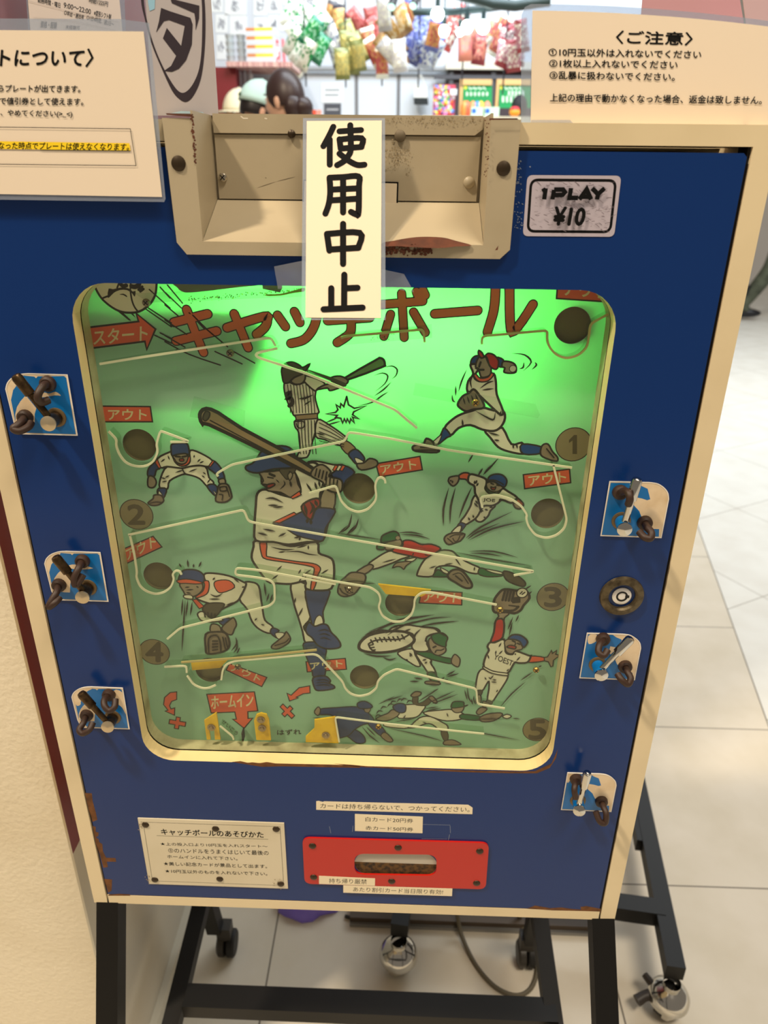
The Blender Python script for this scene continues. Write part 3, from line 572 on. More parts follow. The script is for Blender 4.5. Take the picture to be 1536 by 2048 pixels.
P(VR, [(540,123),(600,120),(680,150),(760,150),(832,185),(760,232),(700,262),(600,242),(458,210),(470,180),(530,165)], .0011)
for l in ([(640,140),(700,160)], [(620,215),(610,240)], [(700,230),(740,240)], [(740,340),(800,320)], [(370,295),(480,265)], [(860,310),(930,300)], [(940,250),(990,320)], [(1100,325),(1095,360)], [(490,60),(600,55),(700,75)], [(520,75),(640,80),(750,108)], [(1050,205),(1250,205),(1440,255)], [(1060,220),(1200,225),(1320,245)], [(0,60),(360,112)], [(960,215),(1250,270),(1536,318)], [(100,0),(20,75)], [(160,0),(90,75)], [(190,455),(320,458)]): S(l, .001)
# ---- leaping catcher
fig(940, 1170, 7.68)
P(W, [(205,1290),(350,1350),(560,1385),(572,1440),(500,1562),(420,1682),(340,1792),(268,1760),(290,1600),(290,1480),(250,1530),(190,1622),(100,1622),(88,1560),(108,1420),(140,1330)], .0013)
P(HB, [(98,1622),(192,1620),(160,1702),(108,1692)], .0008); P(SK, [(120,1690),(165,1700),(170,1790),(140,1830),(95,1790)], .001); P(HB, [(262,1765),(345,1795),(310,1840),(250,1810)], .0008); P(SK, [(200,1780),(260,1800),(310,1830),(250,1870),(190,1860)], .0009); P(GL, [(98,1950),(160,1880),(262,1900),(200,1962),(130,1990)], .001)
P(SK, [(438,430),(602,430),(530,502),(512,547),(408,532),(440,480)]); P(VR, [(398,540),(517,540),(502,800),(380,872),(318,872),(368,720)], .0014)
P(GL, [(368,240),(420,150),(500,73),(600,68),(720,85),(800,60),(882,110),(912,200),(822,310),(780,382),(680,432),(520,402),(400,422),(353,370)], .0018)
for k in range(4): S([(540+k*45,80+k*4),(500+k*48,230+k*4)], .0018, 0)
for k in range(4): S([(660,200+k*22),(760,190+k*22)], .0014, 0)
S([(480,385),(660,390),(740,330)], .0018, 0); S([(600,310),(720,325)], .0011, 0); a.disc(W, (800,118), .0052, .0012, K); S([(770,130),(800,100)], .001, 0); S([(800,140),(840,110)], .001, 0)
P(RD, [(920,1090),(1142,1110),(1130,1162),(878,1182)], .0009); P(SK, [(1140,1110),(1190,1100),(1250,1000),(1262,1050),(1330,1000),(1312,1060),(1382,1080),(1330,1112),(1280,1152),(1270,1242),(1240,1252),(1200,1172),(1140,1160)], .0008, 0)
P(W, [(308,880),(380,880),(520,830),(540,960),(560,1042),(650,1062),(700,1010),(900,1080),(932,1090),(880,1182),(750,1192),(690,1182),(650,1240),(570,1352),(400,1332),(218,1260),(238,1100),(290,1000),(268,940)], .0015); P(W, [(213,1250),(360,1320),(570,1350),(562,1387),(340,1352),(208,1280)], .001)
P(SK, [(528,870),(580,830),(680,830),(762,870),(802,940),(792,982),(700,1002),(640,1052),(560,1022),(538,940)], .0009); P(MR, [(568,940),(620,918),(702,940),(690,977),(640,972),(580,957)], .0011); P(BL_, [(588,820),(650,763),(760,763),(852,820),(882,880),(830,952),(800,930),(760,862),(680,832)], .0013)
S([(650,850),(690,870)], .0014, 0); S([(730,890),(760,905)], .0014, 0); S([(700,890),(690,915)], .001, 0); S([(540,1010),(580,1050),(650,1050)], .0013, 0)
a.text(K, 'YOEST', (358,1130), (640,1240), (385,1050), .01)
for l in ([(480,880),(440,950)], [(400,1000),(390,1060)], [(500,1000),(440,1060)], [(770,1095),(710,1160)], [(700,1040),(690,1070)], [(270,1060),(290,1130)], [(225,1410),(250,1450)], [(280,1410),(330,1440)], [(310,1440),(360,1380)], [(320,1480),(410,1490)], [(340,1450),(410,1450)], [(560,1320),(600,1280)], [(660,480),(580,680)], [(650,560),(600,780)], [(750,450),(700,560)], [(940,0),(840,60)], [(950,90),(890,140)], [(960,1330),(770,1460)], [(860,1470),(640,1660),(460,1870)], [(400,1640),(430,1600)], [(60,1690),(60,1760),(90,1830)], [(20,1740),(40,1830)], [(1100,1230),(1050,1250)]): S(l, .0011)
# ---- fielder throwing a ball
fig(710, 1220, 6.98)
P(W, [(600,590),(800,540),(842,630),(912,770),(850,782),(720,702),(650,662)], .0012); P(W, [(850,610),(950,640),(1060,690),(1062,750),(1112,830),(1132,922),(1030,882),(960,790),(898,700)], .0013); P(GN, [(1008,880),(1100,868),(1142,930),(1182,982),(1130,1022),(1060,982)], .0012); P(GL, [(980,1000),(1060,990),(1180,1010),(1170,1042),(1000,1032)], .001)
P(GN, [(848,590),(1050,588),(1200,650),(1362,685),(1350,747),(1200,722),(1050,682),(920,632)], .001); P(SK, [(1350,680),(1390,618),(1442,650),(1467,700),(1450,782),(1410,787),(1350,742)], .001)
P(W, [(478,290),(560,225),(740,208),(860,225),(1000,238),(1140,258),(1182,310),(1060,340),(990,402),(1032,562),(850,572),(790,502),(830,420),(800,330),(640,290)], .0013)
P(SK, [(1028,420),(1070,388),(1102,450),(1182,495),(1257,515),(1262,582),(1170,632),(1090,602),(1038,520)]); P(GN, [(1063,360),(1120,328),(1220,318),(1292,380),(1272,450),(1262,512),(1180,492),(1098,442)]); S([(1120,590),(1140,560),(1200,560),(1240,540)], .0011, 0); S([(1095,520),(1125,505)], .0016, 0); S([(985,430),(1010,370),(1060,350)], .0013, 0); S([(1000,470),(1050,570)], .0012, 0)
P(W, [(55,500),(90,430),(200,350),(400,303),(600,293),(740,318),(822,390),(812,450),(720,512),(560,567),(350,592),(180,582),(75,550)], .0022)
S([(190,470),(260,430),(380,410),(520,410),(640,402),(740,350)], .0014, 0); S([(190,480),(220,540),(280,580)], .0014, 0)
for k in range(8): x = 230+k*62; y = 440-k*4-(k > 0)*22-(k > 6)*20; S([(x-10,y-26),(x+5,y),(x+24,y+30)], .0012, 0)
for k in range(3): S([(195+k*20,490+k*34),(250+k*16,480+k*36)], .0011, 0)
for l in ([(190,295),(420,215),(640,130),(900,90),(1110,62)], [(80,390),(280,290),(560,170),(840,110),(1110,62)], [(420,330),(650,220),(850,165),(1100,110),(1350,95)], [(450,350),(700,200),(1000,130)], [(900,225),(1150,180),(1450,150)], [(130,350),(280,285),(480,275)], [(120,600),(300,640),(520,635)], [(390,655),(480,690),(580,665)], [(470,280),(520,240),(600,230)], [(830,420),(840,340),(920,260)], [(680,300),(780,260)], [(700,690),(740,690)], [(760,590),(800,640)], [(780,600),(770,650)], [(940,700),(1000,680)], [(970,740),(1010,720)], [(1050,740),(1060,700)], [(900,240),(1100,250),(1180,310),(1280,370)], [(820,940),(950,960)], [(760,990),(900,992)], [(1160,990),(1170,930)], [(1190,980),(1250,930)], [(1220,990),(1300,960)], [(1240,1000),(1380,1020)], [(1270,910),(1400,840)], [(1270,930),(1450,880)], [(1000,1030),(1180,1045)]): S(l, .0014)
# ---- umpire, slider and baseman at the foot
fig(620, 1370, 3.657)
P(W, [(548,290),(640,290),(720,305),(800,240),(880,230),(962,270),(1007,300),(1000,342),(950,332),(900,292),(850,282),(760,312),(640,307)], .0012); P(HB, [(958,345),(1000,340),(1012,380),(1000,412),(978,402)], .0007); P(GL, [(983,410),(1040,400),(1092,422),(1095,437),(985,437)], .0009)
P(W, [(828,200),(960,183),(1042,180),(1122,210),(1110,247),(1000,262),(900,237)], .0011); P(GN, [(1110,213),(1250,230),(1240,257),(1108,247)], .0009); P(GL, [(1240,240),(1290,213),(1392,203),(1402,225),(1340,262),(1260,267)], .0011); P(SK, [(1040,165),(1122,155),(1112,192),(1070,202),(1043,187)], .0009); P(GN, [(1038,135),(1060,120),(1122,123),(1127,150),(1152,146),(1122,158),(1038,167)], .0009)
P(W, [(660,155),(770,140),(842,150),(822,190),(780,232),(690,242),(640,232)], .001); P(HB, [(752,90),(790,85),(790,130),(830,120),(870,90),(890,110),(850,150),(760,140)], .0006); P(GL, [(738,75),(770,48),(812,53),(802,76),(760,87)], .001); P(GL, [(868,90),(895,80),(930,120),(915,132),(880,108)], .001)
P(SK, [(600,180),(650,190),(640,225),(560,260),(480,250),(520,225),(570,205)], .0009); P(NV, [(608,152),(650,133),(697,143),(697,192),(660,202),(620,182)], .0009); P(W, [(540,285),(600,278),(640,295),(720,300),(690,315),(560,302)], .0008)
P(NV, [(203,300),(330,325),(392,370),(402,417),(340,422),(270,372),(213,382)], .0009); P(NV, [(68,175),(200,163),(350,158),(422,200),(462,240),(462,272),(390,287),(330,322),(290,362),(250,377),(203,377),(198,260),(150,215),(68,212)], .0009); P(NV, [(428,270),(480,263),(552,340),(520,372),(440,302)], .0008)
P(SK, [(33,190),(60,158),(77,180),(65,217),(43,212)], .0008); P(SK, [(518,370),(552,345),(607,402),(570,412)], .0008); P(SK, [(398,170),(442,163),(432,197),(405,195)], .0006); P(NV, [(348,130),(400,116),(452,145),(442,167),(360,167)], .0009)
P(W, [(1408,228),(1440,212),(1472,226),(1440,243)], .0009)
for q in ((510,200),(540,170),(590,150),(660,115),(690,110),(730,125),(500,230),(610,130)): S([(q[0]-24,q[1]+8),(q[0]-6,q[1]-14),(q[0]+26,q[1]-8)], .0011)
for l in ([(500,138),(620,80)], [(530,120),(680,75)], [(780,125),(940,25)], [(880,60),(940,22)], [(860,130),(1060,40)], [(880,140),(1085,62)], [(840,170),(940,155)], [(850,185),(960,165)], [(560,310),(820,365),(980,410)], [(380,300),(440,370),(510,420)], [(410,300),(480,370)], [(1150,10),(1160,90),(1190,130)], [(1130,30),(1150,110)], [(1200,245),(1420,245)], [(1480,240),(1536,245)], [(1160,330),(1536,400)], [(620,265),(780,240)], [(680,245),(700,215)], [(1000,200),(1010,230)], [(820,265),(860,280)], [(20,235),(110,240)]): S(l, .001)
# dirt
dirt = mat('grimy speckle', (60, 52, 22), .9); mould = mat('yellow grime', (150, 140, 30), .9)
fig(540, 570, 4.267)
for k in range(26): x = random.uniform(860, 1080); y = random.uniform(410, 470); a.disc(dirt, (x, y), random.uniform(.0002, .0005), n=6)
fig(330, 570, 4.151)
for k in range(150):
    x = random.uniform(200, 1140); y = 150-(x-200)*.09+random.gauss(0, 12)-30
    a.disc(dirt if random.random() < .7 else mould, (x, y), random.uniform(.0002, .0006), n=6)
P(mould, [(840,75),(960,70),(1060,45),(1155,20),(1155,50),(1060,66),(960,86),(850,88)], 0)
P(mat('grey cloudy patch', (110, 112, 96), .8), [(110,20),(150,52),(215,60),(400,42),(620,15),(800,-5),(800,-40),(110,-40)], 0); P(mat('grey cloudy patch', (0,0,0)), [(815,30),(960,60),(978,20),(970,-20),(810,-20)], 0, 0)
field = part(b, 'playfield', smooth=False)
# ---------------------------------------------------------------- what stands on the playfield
cupm = mat('dark hole lining', (104, 94, 60), .7)
for c in HC:
    b = MB(); b.lathe((c.x, YB, c.z), (0, 1, 0), [(0.0002, .0148), (.0035, .0148), (.0035, 0)], cupm, 36); part(b, 'out_hole', field)
railw = mat('white rail edge', (236, 230, 200), .5); railc = clear_mat('clear acrylic', (244, 250, 244), .04, .08)
railt = mat('yellowed rail edge', (190, 170, 110), .55)
YR = .0195
def ribbon(b, pts, w, y0, y1, mt):
    n = len(pts); vs = []; N = V((0, -1, 0))
    for i, p in enumerate(pts):
        d1 = (p-pts[i-1]).normalized() if i else (pts[1]-p).normalized(); d2 = (pts[i+1]-p).normalized() if i < n-1 else d1
        d = (d1+d2).normalized(); q = d.cross(N)*(w/2/max(.5, d.dot(d1)))
        vs += [V((p.x+q.x, y0, p.z+q.z)), V((p.x-q.x, y0, p.z-q.z)), V((p.x-q.x, y1, p.z-q.z)), V((p.x+q.x, y1, p.z+q.z))]
    fs = [(0, 1, 2, 3), tuple(4*(n-1)+k for k in (3, 2, 1, 0))]
    for i in range(n-1):
        for k in range(4): fs.append((4*i+k, 4*i+(k+1) % 4, 4*i+4+(k+1) % 4, 4*i+4+k))
    b.mesh(vs, fs, mt)
def bend(pts, r=3):
    """rounds the corners of a bent strip a little"""
    out = [pts[0]]
    for i in range(1, len(pts)-1):
        p, q, s = pts[i-1], pts[i], pts[i+1]; k1 = min(.45, .0035/max((q-p).length, 1e-6)); k2 = min(.45, .0035/max((s-q).length, 1e-6)); a_ = q.lerp(p, k1); c_ = q.lerp(s, k2)
        for j in range(r+1): t = j/r; out.append(a_*(1-t)**2+q*2*t*(1-t)+c_*t*t)
    return out+[pts[-1]]
def rail(zm, *lines, w=.0018, m=railw, sm=False):
    t = ZM(*zm); b = MB()
    for l in lines:
        Q = [at_y(*t(*q), YR) for q in l]; Q = bend(Q) if len(Q) > 2 and not sm else (crom(Q, 5, False) if len(Q) > 2 else Q)
        ribbon(b, Q, w, YR, YR+.0014, m); ribbon(b, Q, .0011, YR+.0015, YB-.0003, railc)
    part(b, 'guide_rail', field, smooth=False)
rail((150,550,3.268), [(160,583),(390,545),(1280,410),(1310,465)])
rail((150,550,3.268), [(1322,480),(1190,510),(1180,525),(1200,542),(1500,640),(2090,880),(2235,1002)], w=.002)
rail((540,570,4.267), [(605,455),(640,440),(1310,380),(1320,490)], m=railt, w=.0018)
rail((800,560,3.413), [(560,440),(560,385),(1010,345),(1002,400),(1020,460),(1070,515),(1140,538),(1220,515),(1278,460),(1290,390),(1300,300),(1425,232)], m=railt, w=.0017)
rail((180,780,4.518), [(165,375),(240,450),(232,500),(260,580),(310,650),(370,682),(440,695),(510,688),(570,650),(605,580),(610,540),(598,495),(632,372),(665,382),(900,470),(725,472)])
rail((380,780,3.84), [(215,665),(200,645),(320,575),(700,495),(1190,395),(1212,332),(1240,328),(1536,375)], [(1536,375),(2000,466),(2934,599)])
rail((660,880,2.954), [(1320,150),(1400,470),(1385,525),(1340,565),(1280,582),(1215,565),(1172,510),(1158,460),(1166,445),(1130,390),(1070,350),(980,325),(885,340),(902,402)])
rail((380,780,3.84), [(915,795),(1120,735),(1138,790),(1160,855),(1215,915),(1290,942),(1365,920),(1420,860),(1432,820),(1420,730),(1440,680),(1470,670),(1498,690),(1500,718)])
rail((180,780,4.518), [(345,1312),(1390,1085),(1430,1190),(1536,1212)], [(1536,1212),(4020,1642),(3830,1678)])
rail((230,1040,3.938), [(115,120),(150,270),(172,415),(165,450),(195,525),(245,565),(320,588),(390,570),(440,530),(465,465),(450,430),(475,400),(510,405),(522,432)])
rail((230,1040,3.938), [(1740,508),(1110,395),(950,380),(945,435),(1115,455),(1220,475),(1255,510),(1258,640),(1215,680),(510,855),(410,940)])
rail((660,1150,2.954), [(-160,0),(0,35),(240,75),(290,110),(300,150),(285,190),(310,245),(365,278),(430,278),(480,240),(498,190),(500,140),(540,105),(600,105),(985,178)])
rail((270,1280,3.413), [(200,186),(350,178),(352,225)], [(356,247),(400,308),(455,332),(500,332),(550,310)])
rail((270,1280,3.413), [(588,275),(598,205),(620,170),(680,145),(1220,98),(1255,112),(1420,290),(1432,330),(1470,370),(1530,388),(1600,372),(1650,330),(1655,285),(1700,240),(1785,200),(2330,336),(2338,440),(2524,470)])
rail((270,1280,3.413), [(315,155),(800,118),(1240,70)], m=railt, w=.0019)
rail((600,1370,2.743), [(215,315),(192,178),(480,215),(810,250),(1010,270)], w=.0016)
rail((270,1280,3.413), [(580,590),(668,662),(672,682)], w=.0015)
platec = clear_mat('clear plastic strip', (248, 252, 248), .03, .1)
for zm, q in (((540,570,4.267), [(600,410),(1380,338),(1382,450),(640,510),(600,480)]), ((800,560,3.413), [(105,705),(925,850),(955,920),(940,942),(90,785)]), ((180,780,4.518), [(940,60),(1400,190),(1390,330),(900,240)]), ((150,550,3.268), [(390,120),(1490,80),(1500,140),(480,180)])):
    t = ZM(*zm); b = MB(); b.prism([at_y(*t(*p), .0255) for p in q], (0, .0012, 0), platec); part(b, 'clear_strip', field, smooth=False)
brass = mat('brass screw', (190, 150, 80), .3, .9); steel = mat('steel screw', (150, 132, 110), .3, .9)
def screw(c, r, m, parent, h=.0025, ax=(0, -1, 0), cross=True, name='screw'):
    b = MB(); b.lathe(c, ax, [(0, r), (h*.5, r), (h*.9, r*.75), (h, r*.3), (h, 0)], m, 16)
    if cross:
        c = V(c)+V(ax)*h*1.02
        for s in (1, -1): b.bar(c+V((-.5*r, 0, -.5*r*s)), c+V((.5*r, 0, .5*r*s)), r*.22, r*.12, dark, up=(0, 1, 0))
    return part(b, name, parent)
for q, m in (((293,605), steel), ((461,706), steel), ((951,805), brass), ((476,1333), steel), ((699,1178), steel), ((1000,1219), brass), ((1072,1339), brass), ((757,1452), brass)):
    screw(at_y(*q, YB-.004), .0032, m, field)
    b = MB(); c = at_y(*q, YB-.004); b.lathe(c, (0, 1, 0), [(0, .0018), (.0036, .0018)], steel, 8)
yel = mat('yellow painted metal', (236, 190, 16), .45, noise=((206, 156, 10), 60, .4, .8))
def bracket(zm, polys, screws, name='stop_bracket', Y=.0215, th=.002):
    t = ZM(*zm); b = MB()
    for p in polys: b.prism([at_y(*t(*q), Y) for q in p], (0, th, 0), yel)
    o = part(b, name, field, smooth=False)
    t2 = t
    for q in screws:
        c = at_y(*t2(*q), Y-.0002); s = MB(); s.lathe(c, (0, -1, 0), [(0, .0042), (.001, .0042), (.0012, .0026), (.0028, .0022), (.003, 0)], steel, 16); s2 = part(s, 'screw', field)
bracket((660,1150,2.954), [[(285,55),(597,89),(560,118),(540,128),(330,113)]], [], 'hole_guard', .0245)
bracket((270,1280,3.413), [[(382,155),(632,137),(582,190),(390,207)]], [], 'hole_guard', .0245)
bracket((270,1280,3.413), [[(472,550),(555,497),(583,680),(545,680),(540,600),(505,600),(515,680),(490,680)]], [(522,595)])
bracket((270,1280,3.413), [[(812,550),(828,512),(860,500),(898,510),(914,545),(928,685),(828,683)]], [(860,542),(868,600)])
bracket((270,1280,3.413), [[(1225,547),(1368,527),(1390,705),(1165,697),(1165,662),(1225,605)]], [(1303,648)])
b = MB(); b.box((at_y(484,1470,.024).x, .022, at_y(484,1480,.024).z), (at_y(487,1470,.024).x, .03, at_y(484,1464,.024).z), dark); part(b, 'gate_pin', field)
# the lamp behind the board and the dark box around it
tube = mat('lit fluorescent tube', (236, 255, 226), .5, emit=TUBE)
b = MB(); c0, c1 = at_y(400, 655, YB), at_y(1040, 672, YB); b.tube([(c0.x, .078, c0.z), (c1.x, .078, c1.z)], .009, tube, 10); part(b, 'fluorescent_tube')
lbox = mat('grey lamp housing', (196, 196, 188), .8)
zt = at_y(700, 812, YB).z; b = MB(); b.box((-.235, .098, zt), (.235, .1, z(.72)), lbox); b.box((-.235, .05, zt-.002), (.235, .1, zt), dark); b.box((-.235, .031, z(.719)), (.235, .1, z(.721)), lbox)
for s in (-1, 1): b.box((.2365*s-.0015, .033, z(.2)), (.2365*s+.0015, .1, z(.72)), dark)
Lq = [at_y(*q, YB+.006) for q in [(150,626),(470,627),(520,640),(540,665),(535,700),(515,740),(490,790),(150,800)]]
b.prism(Lq, (0, .002, 0), dark); b.box((-.235, .062, z(.2)), (.235, .065, zt-.002), dark)
part(b, 'lamp_housing', smooth=False)
part(glass_mb, 'glass_pane', smooth=False, label='clear front window glass')
# ---------------------------------------------------------------- coin unit
cu = mat('beige enamelled metal', (176, 163, 136), .45, noise=((162, 148, 120), 12, .45, .8)); rust = mat('rusty bare metal', (98, 50, 28), .8, noise=((70, 36, 20), 90, .35, .7))
b = MB(); Yf = -.004
fl = [(-.1246, .8065), (-.1231, .7255), (-.1165, .7172), (.1145, .7170), (.1214, .7235), (.1222, .8075), (.1018, .8075), (.1018, .7265), (-.1038, .7265), (-.1038, .8065)]
b.prism([(x, Yf, z(q)) for x, q in fl], (0, .0038, 0), cu)
b.box((-.1056, -.0001, z(.7255)), (-.1041, .056, z(.8115)), cu); b.box((.1021, -.0001, z(.7255)), (.1036, .056, z(.8115)), cu)
b.mesh([(-.1038, Yf+.0002, z(.7265)), (.1018, Yf+.0002, z(.7265)), (.1018, .052, z(.7525)), (-.1038, .052, z(.7525))], [(0, 1, 2, 3)], cu)
b.box((-.1052, .055, z(.72)), (.1032, .058, z(.812)), cu)
A = Art(Plane((0, Yf, H0), (0, -1, 0)), b); A.zoom(740, 210, 2.898)
for k in range(170):
    x = random.uniform(85, 360); A.disc(rust, (x, 842+random.gauss(0, 14)), random.uniform(.0003, .0012), n=6)
for k in range(40): A.disc(rust, (random.uniform(660, 690), random.uniform(90, 420)), random.uniform(.0002, .0006), n=5)
A.poly(rust, [(690,92),(690,78),(850,78),(862,92),(855,86),(700,88)], sm=0); A.poly(rust, [(722,840),(742,812),(738,838)], sm=0)
A.zoom(310, 210, 3.135)
for k in range(60):
    y = random.uniform(60, 380); A.disc(rust, (232+(y-60)*.075+random.gauss(0, 4), y), random.uniform(.0003, .0009), n=5)
A.poly(rust, [(70,52),(225,55),(240,90),(250,130),(244,130),(228,75),(75,62)], sm=0)
A = Art(Plane((0, Yf+.0002, z(.7265)), V((0, -.421, .907))), b, base=.0003); A.zoom(740, 210, 2.898)
A.poly(rust, [(75,800),(130,790),(210,775),(300,766),(420,770),(500,790),(590,816),(500,822),(400,832),(250,826),(150,820),(75,822)])
co = part(b, 'coin_unit', smooth=False)
b = MB(); b.prism([(-.1022, .0515, z(.7535)), (.0995, .0515, z(.7535)), (.1004, .0515, z(.7985)), (-.1022, .0515, z(.7985))], (0, .002, 0), cu)
A = Art(Plane((0, .0515, H0), (0, -1, 0)), b); A.zoom(310, 210, 3.135)
for l in ([(640,520),(760,480)], [(760,480),(880,450)], [(690,455),(700,458)]): A.line(mat('scratch grey', (110, 98, 76), .7), l, .0005, 3, 2)
A.zoom(740, 210, 2.898); gr = mat('grey brown grime', (150, 134, 104), .8)
for k in range(120):
    A.disc(gr, (random.gauss(150, 45), random.gauss(290, 50)), random.uniform(.0002, .0007), n=6)
part(b, 'coin_face_plate', co, smooth=False)
b = MB(); b.prism([(-.1022, .050, z(.8125)), (.101, .050, z(.8125)), (.101, .050, z(.8035)), (.0955, .050, z(.7995)), (-.1022, .050, z(.7995))], (0, .002, 0), cu)
A = Art(Plane((0, .050, H0), (0, -1, 0)), b); A.zoom(740, 210, 2.898)
for k in range(110): A.disc(gr, (random.uniform(75, 640), 72+abs(random.gauss(0, 22))), random.uniform(.0002, .0007), n=6)
A.zoom(310, 210, 3.135)
for l in ([(540,72),(555,84)], [(555,84),(580,84)], [(690,84),(700,86)]): A.line(mat('pale chip', (225, 215, 195), .6), l, .0009, 0)
part(b, 'coin_fascia', co, smooth=False)
def dome(c, r, m, parent, h, name='bolt'):
    b = MB(); b.lathe(c, (0, -1, 0), [(0, r), (h*.4, r*.93), (h*.8, r*.6), (h, r*.2), (h, 0)], m, 18); return part(b, name, parent)
for q, r in (((357,327), .0052), ((1007,337), .005)): dome(at_y(*q, Yf), r, rivetm, co, .002)
dome(at_y(583, 268, .05), .003, rivetm, co, .002); dome(at_y(800, 272, .05), .0043, mat('dull grime metal', (110, 98, 78), .6, .3), co, .002); dome(at_y(938, 365, .0515), .0044, cu, co, .003)
screw(at_y(446, 355, .0515), .0033, mat('bright screw', (190, 184, 170), .25, .9), co, .0025, name='bolt')
paper = mat('cream paper', (232, 216, 186), .55); ink = mat('black print', (10, 10, 11), .75, spec=.15)
b = MB(); A = Art(Plane((0, .0508, H0), (0, -1, 0)), b)
A.poly(ink, [(607,359),(797,364),(795,432),(604,427)], sm=0); A.poly(paper, [(609,362),(794,367),(792,428),(607,423)], sm=0); A.text(ink, 'て。', (757,424), (783,425), (758,413))
part(b, 'coin_card', co, smooth=False)
# ---------------------------------------------------------------- sticker, plates, strips
YP = Plane((0, -.0003, H0), (0, -1, 0))
silver = mat('cracked silver foil', (206, 196, 208), .38, .35)
def rpoly(A, m, q, r, n=6):
    """four corners through the photograph, rounded by r metres"""
    p = [A.P(c) for c in q]; out = []
    for i in range(4):
        a_, c_, d_ = p[i-1], p[i], p[(i+1) % 4]; u = c_+(a_-c_).normalized()*r; v = c_+(d_-c_).normalized()*r
        out += [u*(1-t)**2+c_*2*t*(1-t)+v*t*t for t in [k/n for k in range(n+1)]]
    return out
b = MB(); A = Art(YP, b); A.zoom(740, 210, 2.898)
A.put(rpoly(A, silver, [(912,406),(1457,410),(1415,764),(885,760)], .004), silver); rim = rpoly(A, ink, [(934,434),(1425,438),(1392,736),(914,732)], .005); A.strip(rim, .0019, ink, True)
crk = mat('crack line', (112, 100, 108), .6)
for k in range(150):
    x, y = random.uniform(930, 1400), random.uniform(440, 725); d_ = random.uniform(-.5, .9); l = random.uniform(6, 34)
    A.line(crk, [(x, y), (x+l*.5, y+d_*l*.5+random.uniform(-4, 4)), (x+l, y+d_*l)], random.uniform(.00015, .0004), 0)

for l in ([(996,501),(1016,488)], [(1016,482),(1007,547)], [(1055,547),(1064,491)], [(1064,490),(1116,490),(1127,505),(1114,520),(1064,522)], [(1162,481),(1153,538),(1203,538)], [(1210,547),(1252,488),(1278,547)], [(1228,531),(1268,531)], [(1284,482),(1318,517),(1356,482)], [(1318,515),(1312,547)]): A.strip([A.P(q) for q in l], .0031, ink, cap=False)
A.text(ink, '¥10', (1056,694), (1232,696), (1072,592), .05)
part(b, 'price_sticker', label='silver 1PLAY 10 yen price sticker', smooth=False)
b = MB(); pl = mat('pale metal plate', (214, 204, 178), .45, noise=((196, 184, 152), 10, .5, .85)); A = Art(Plane((0, -.0012, H0), (0, -1, 0)), b, base=1e-5)
A.zoom(250, 1590, 4.151); q = [A.P(c) for c in [(105,193),(1320,235),(1353,778),(200,738)]]; b.prism(q, (0, .0011, 0), pl)
A.strip([A.P(c) for c in [(150,225),(1287,263),(1318,752),(228,713)]], .0004, ink, True)
A.text(ink, 'キャッチボールのあそびかた', (303,330), (1150,356), (297,280), .02); A.line(ink, [(265,337),(1187,367)], .0003, 0)
for t_, l, r, tl in (('★上の投入口より10円玉を入れスタート～', (296,418), (1185,440), (290,392)), ('⑤のハンドルをうまくはじいて最後の', (362,478), (1193,500), (357,440)), ('ホームインに入れて下さい。', (352,524), (935,543), (348,496)), ('★美しい記念カードが景品として出ます。', (322,584), (1180,608), (318,553)), ('★10円玉以外のものを入れないで下さい。', (334,645), (1182,668), (330,616))): A.text(ink, t_, l, r, tl, .004)
for x, y, r in ((150,250,40),(215,700,40),(1290,730,30)):
    for k in range(16): A.disc(gr, (x-20+random.gauss(0, 18), y+random.gauss(0, 22)), random.uniform(.0003, .0008), n=6)
ip = part(b, 'instruction_plate', label='pale instruction plate with six dark rivets', smooth=False)
for q in ((170,247), (752,280), (1255,283), (248,703), (787,697), (1293,738)): dome(at_y(*ZM(250,1590,4.151)(*q), -.0012), .004, rivetm, ip, .0018, 'rivet')
b = MB(); red = mat('red acrylic', (186, 24, 10), .35); A = Art(Plane((0, -.0022, H0), (0, -1, 0)), b, base=1e-5); A.zoom(580, 1580, 3.491)
o_ = rpoly(A, red, [(86,335),(1390,372),(1366,694),(102,655)], .009); c_ = rpoly(A, red, [(450,445),(1024,452),(1022,600),(450,590)], .0118, 10)
prism_holes(b, o_, [c_], (0, .002, 0), red, red, [red])
cp = part(b, 'card_slot_plate', label='red card slot plate', smooth=False)
for q in ((157,390), (755,402), (1325,427), (165,608), (710,637), (1303,650)): dome(at_y(*ZM(580,1580,3.491)(*q), -.0022), .0041, rivetm, cp, .0018, 'rivet')
b = MB(); tray = mat('mottled brown card tray', (96, 66, 26), .85, noise=((40, 28, 14), 220, .4, .65)); zm_ = at_y(790, 1727, .001).z
b.prism([(sx0-.01, .001, sz0-.004), (sx1+.01, .001, sz0-.004), (sx1+.01, .001, zm_), (sx0-.01, .001, zm_)], (0, .002, 0), tray)
b.prism([(sx0-.01, .0015, zm_), (sx1+.01, .0015, zm_), (sx1+.01, .0015, sz1+.006), (sx0-.01, .0015, sz1+.006)], (0, .002, 0), mat('grey tray back', (190, 182, 168), .7))
part(b, 'card_tray', cp, smooth=False)
stripm = mat('white label tape', (236, 222, 190), .5)
def strip(polys, texts, Y, lab):
    b = MB(); A = Art(Plane((0, Y, H0), (0, -1, 0)), b, base=1e-5); A.zoom(580, 1580, 3.491)
    for p in polys: b.prism([A.P(c) for c in p], (0, .0002, 0), stripm)
    for t_ in texts: A.text(ink, *t_, .006)
    part(b, 'label_strip', label=lab, smooth=False)
strip([[(183,79),(200,77),(228,84),(240,80),(1245,104),(1275,124),(1273,169),(183,138)]], [('カードは持ち帰らないで、つかってください。', (210,128), (1252,155), (212,92))], -.0004, 'long white label tape above the others')
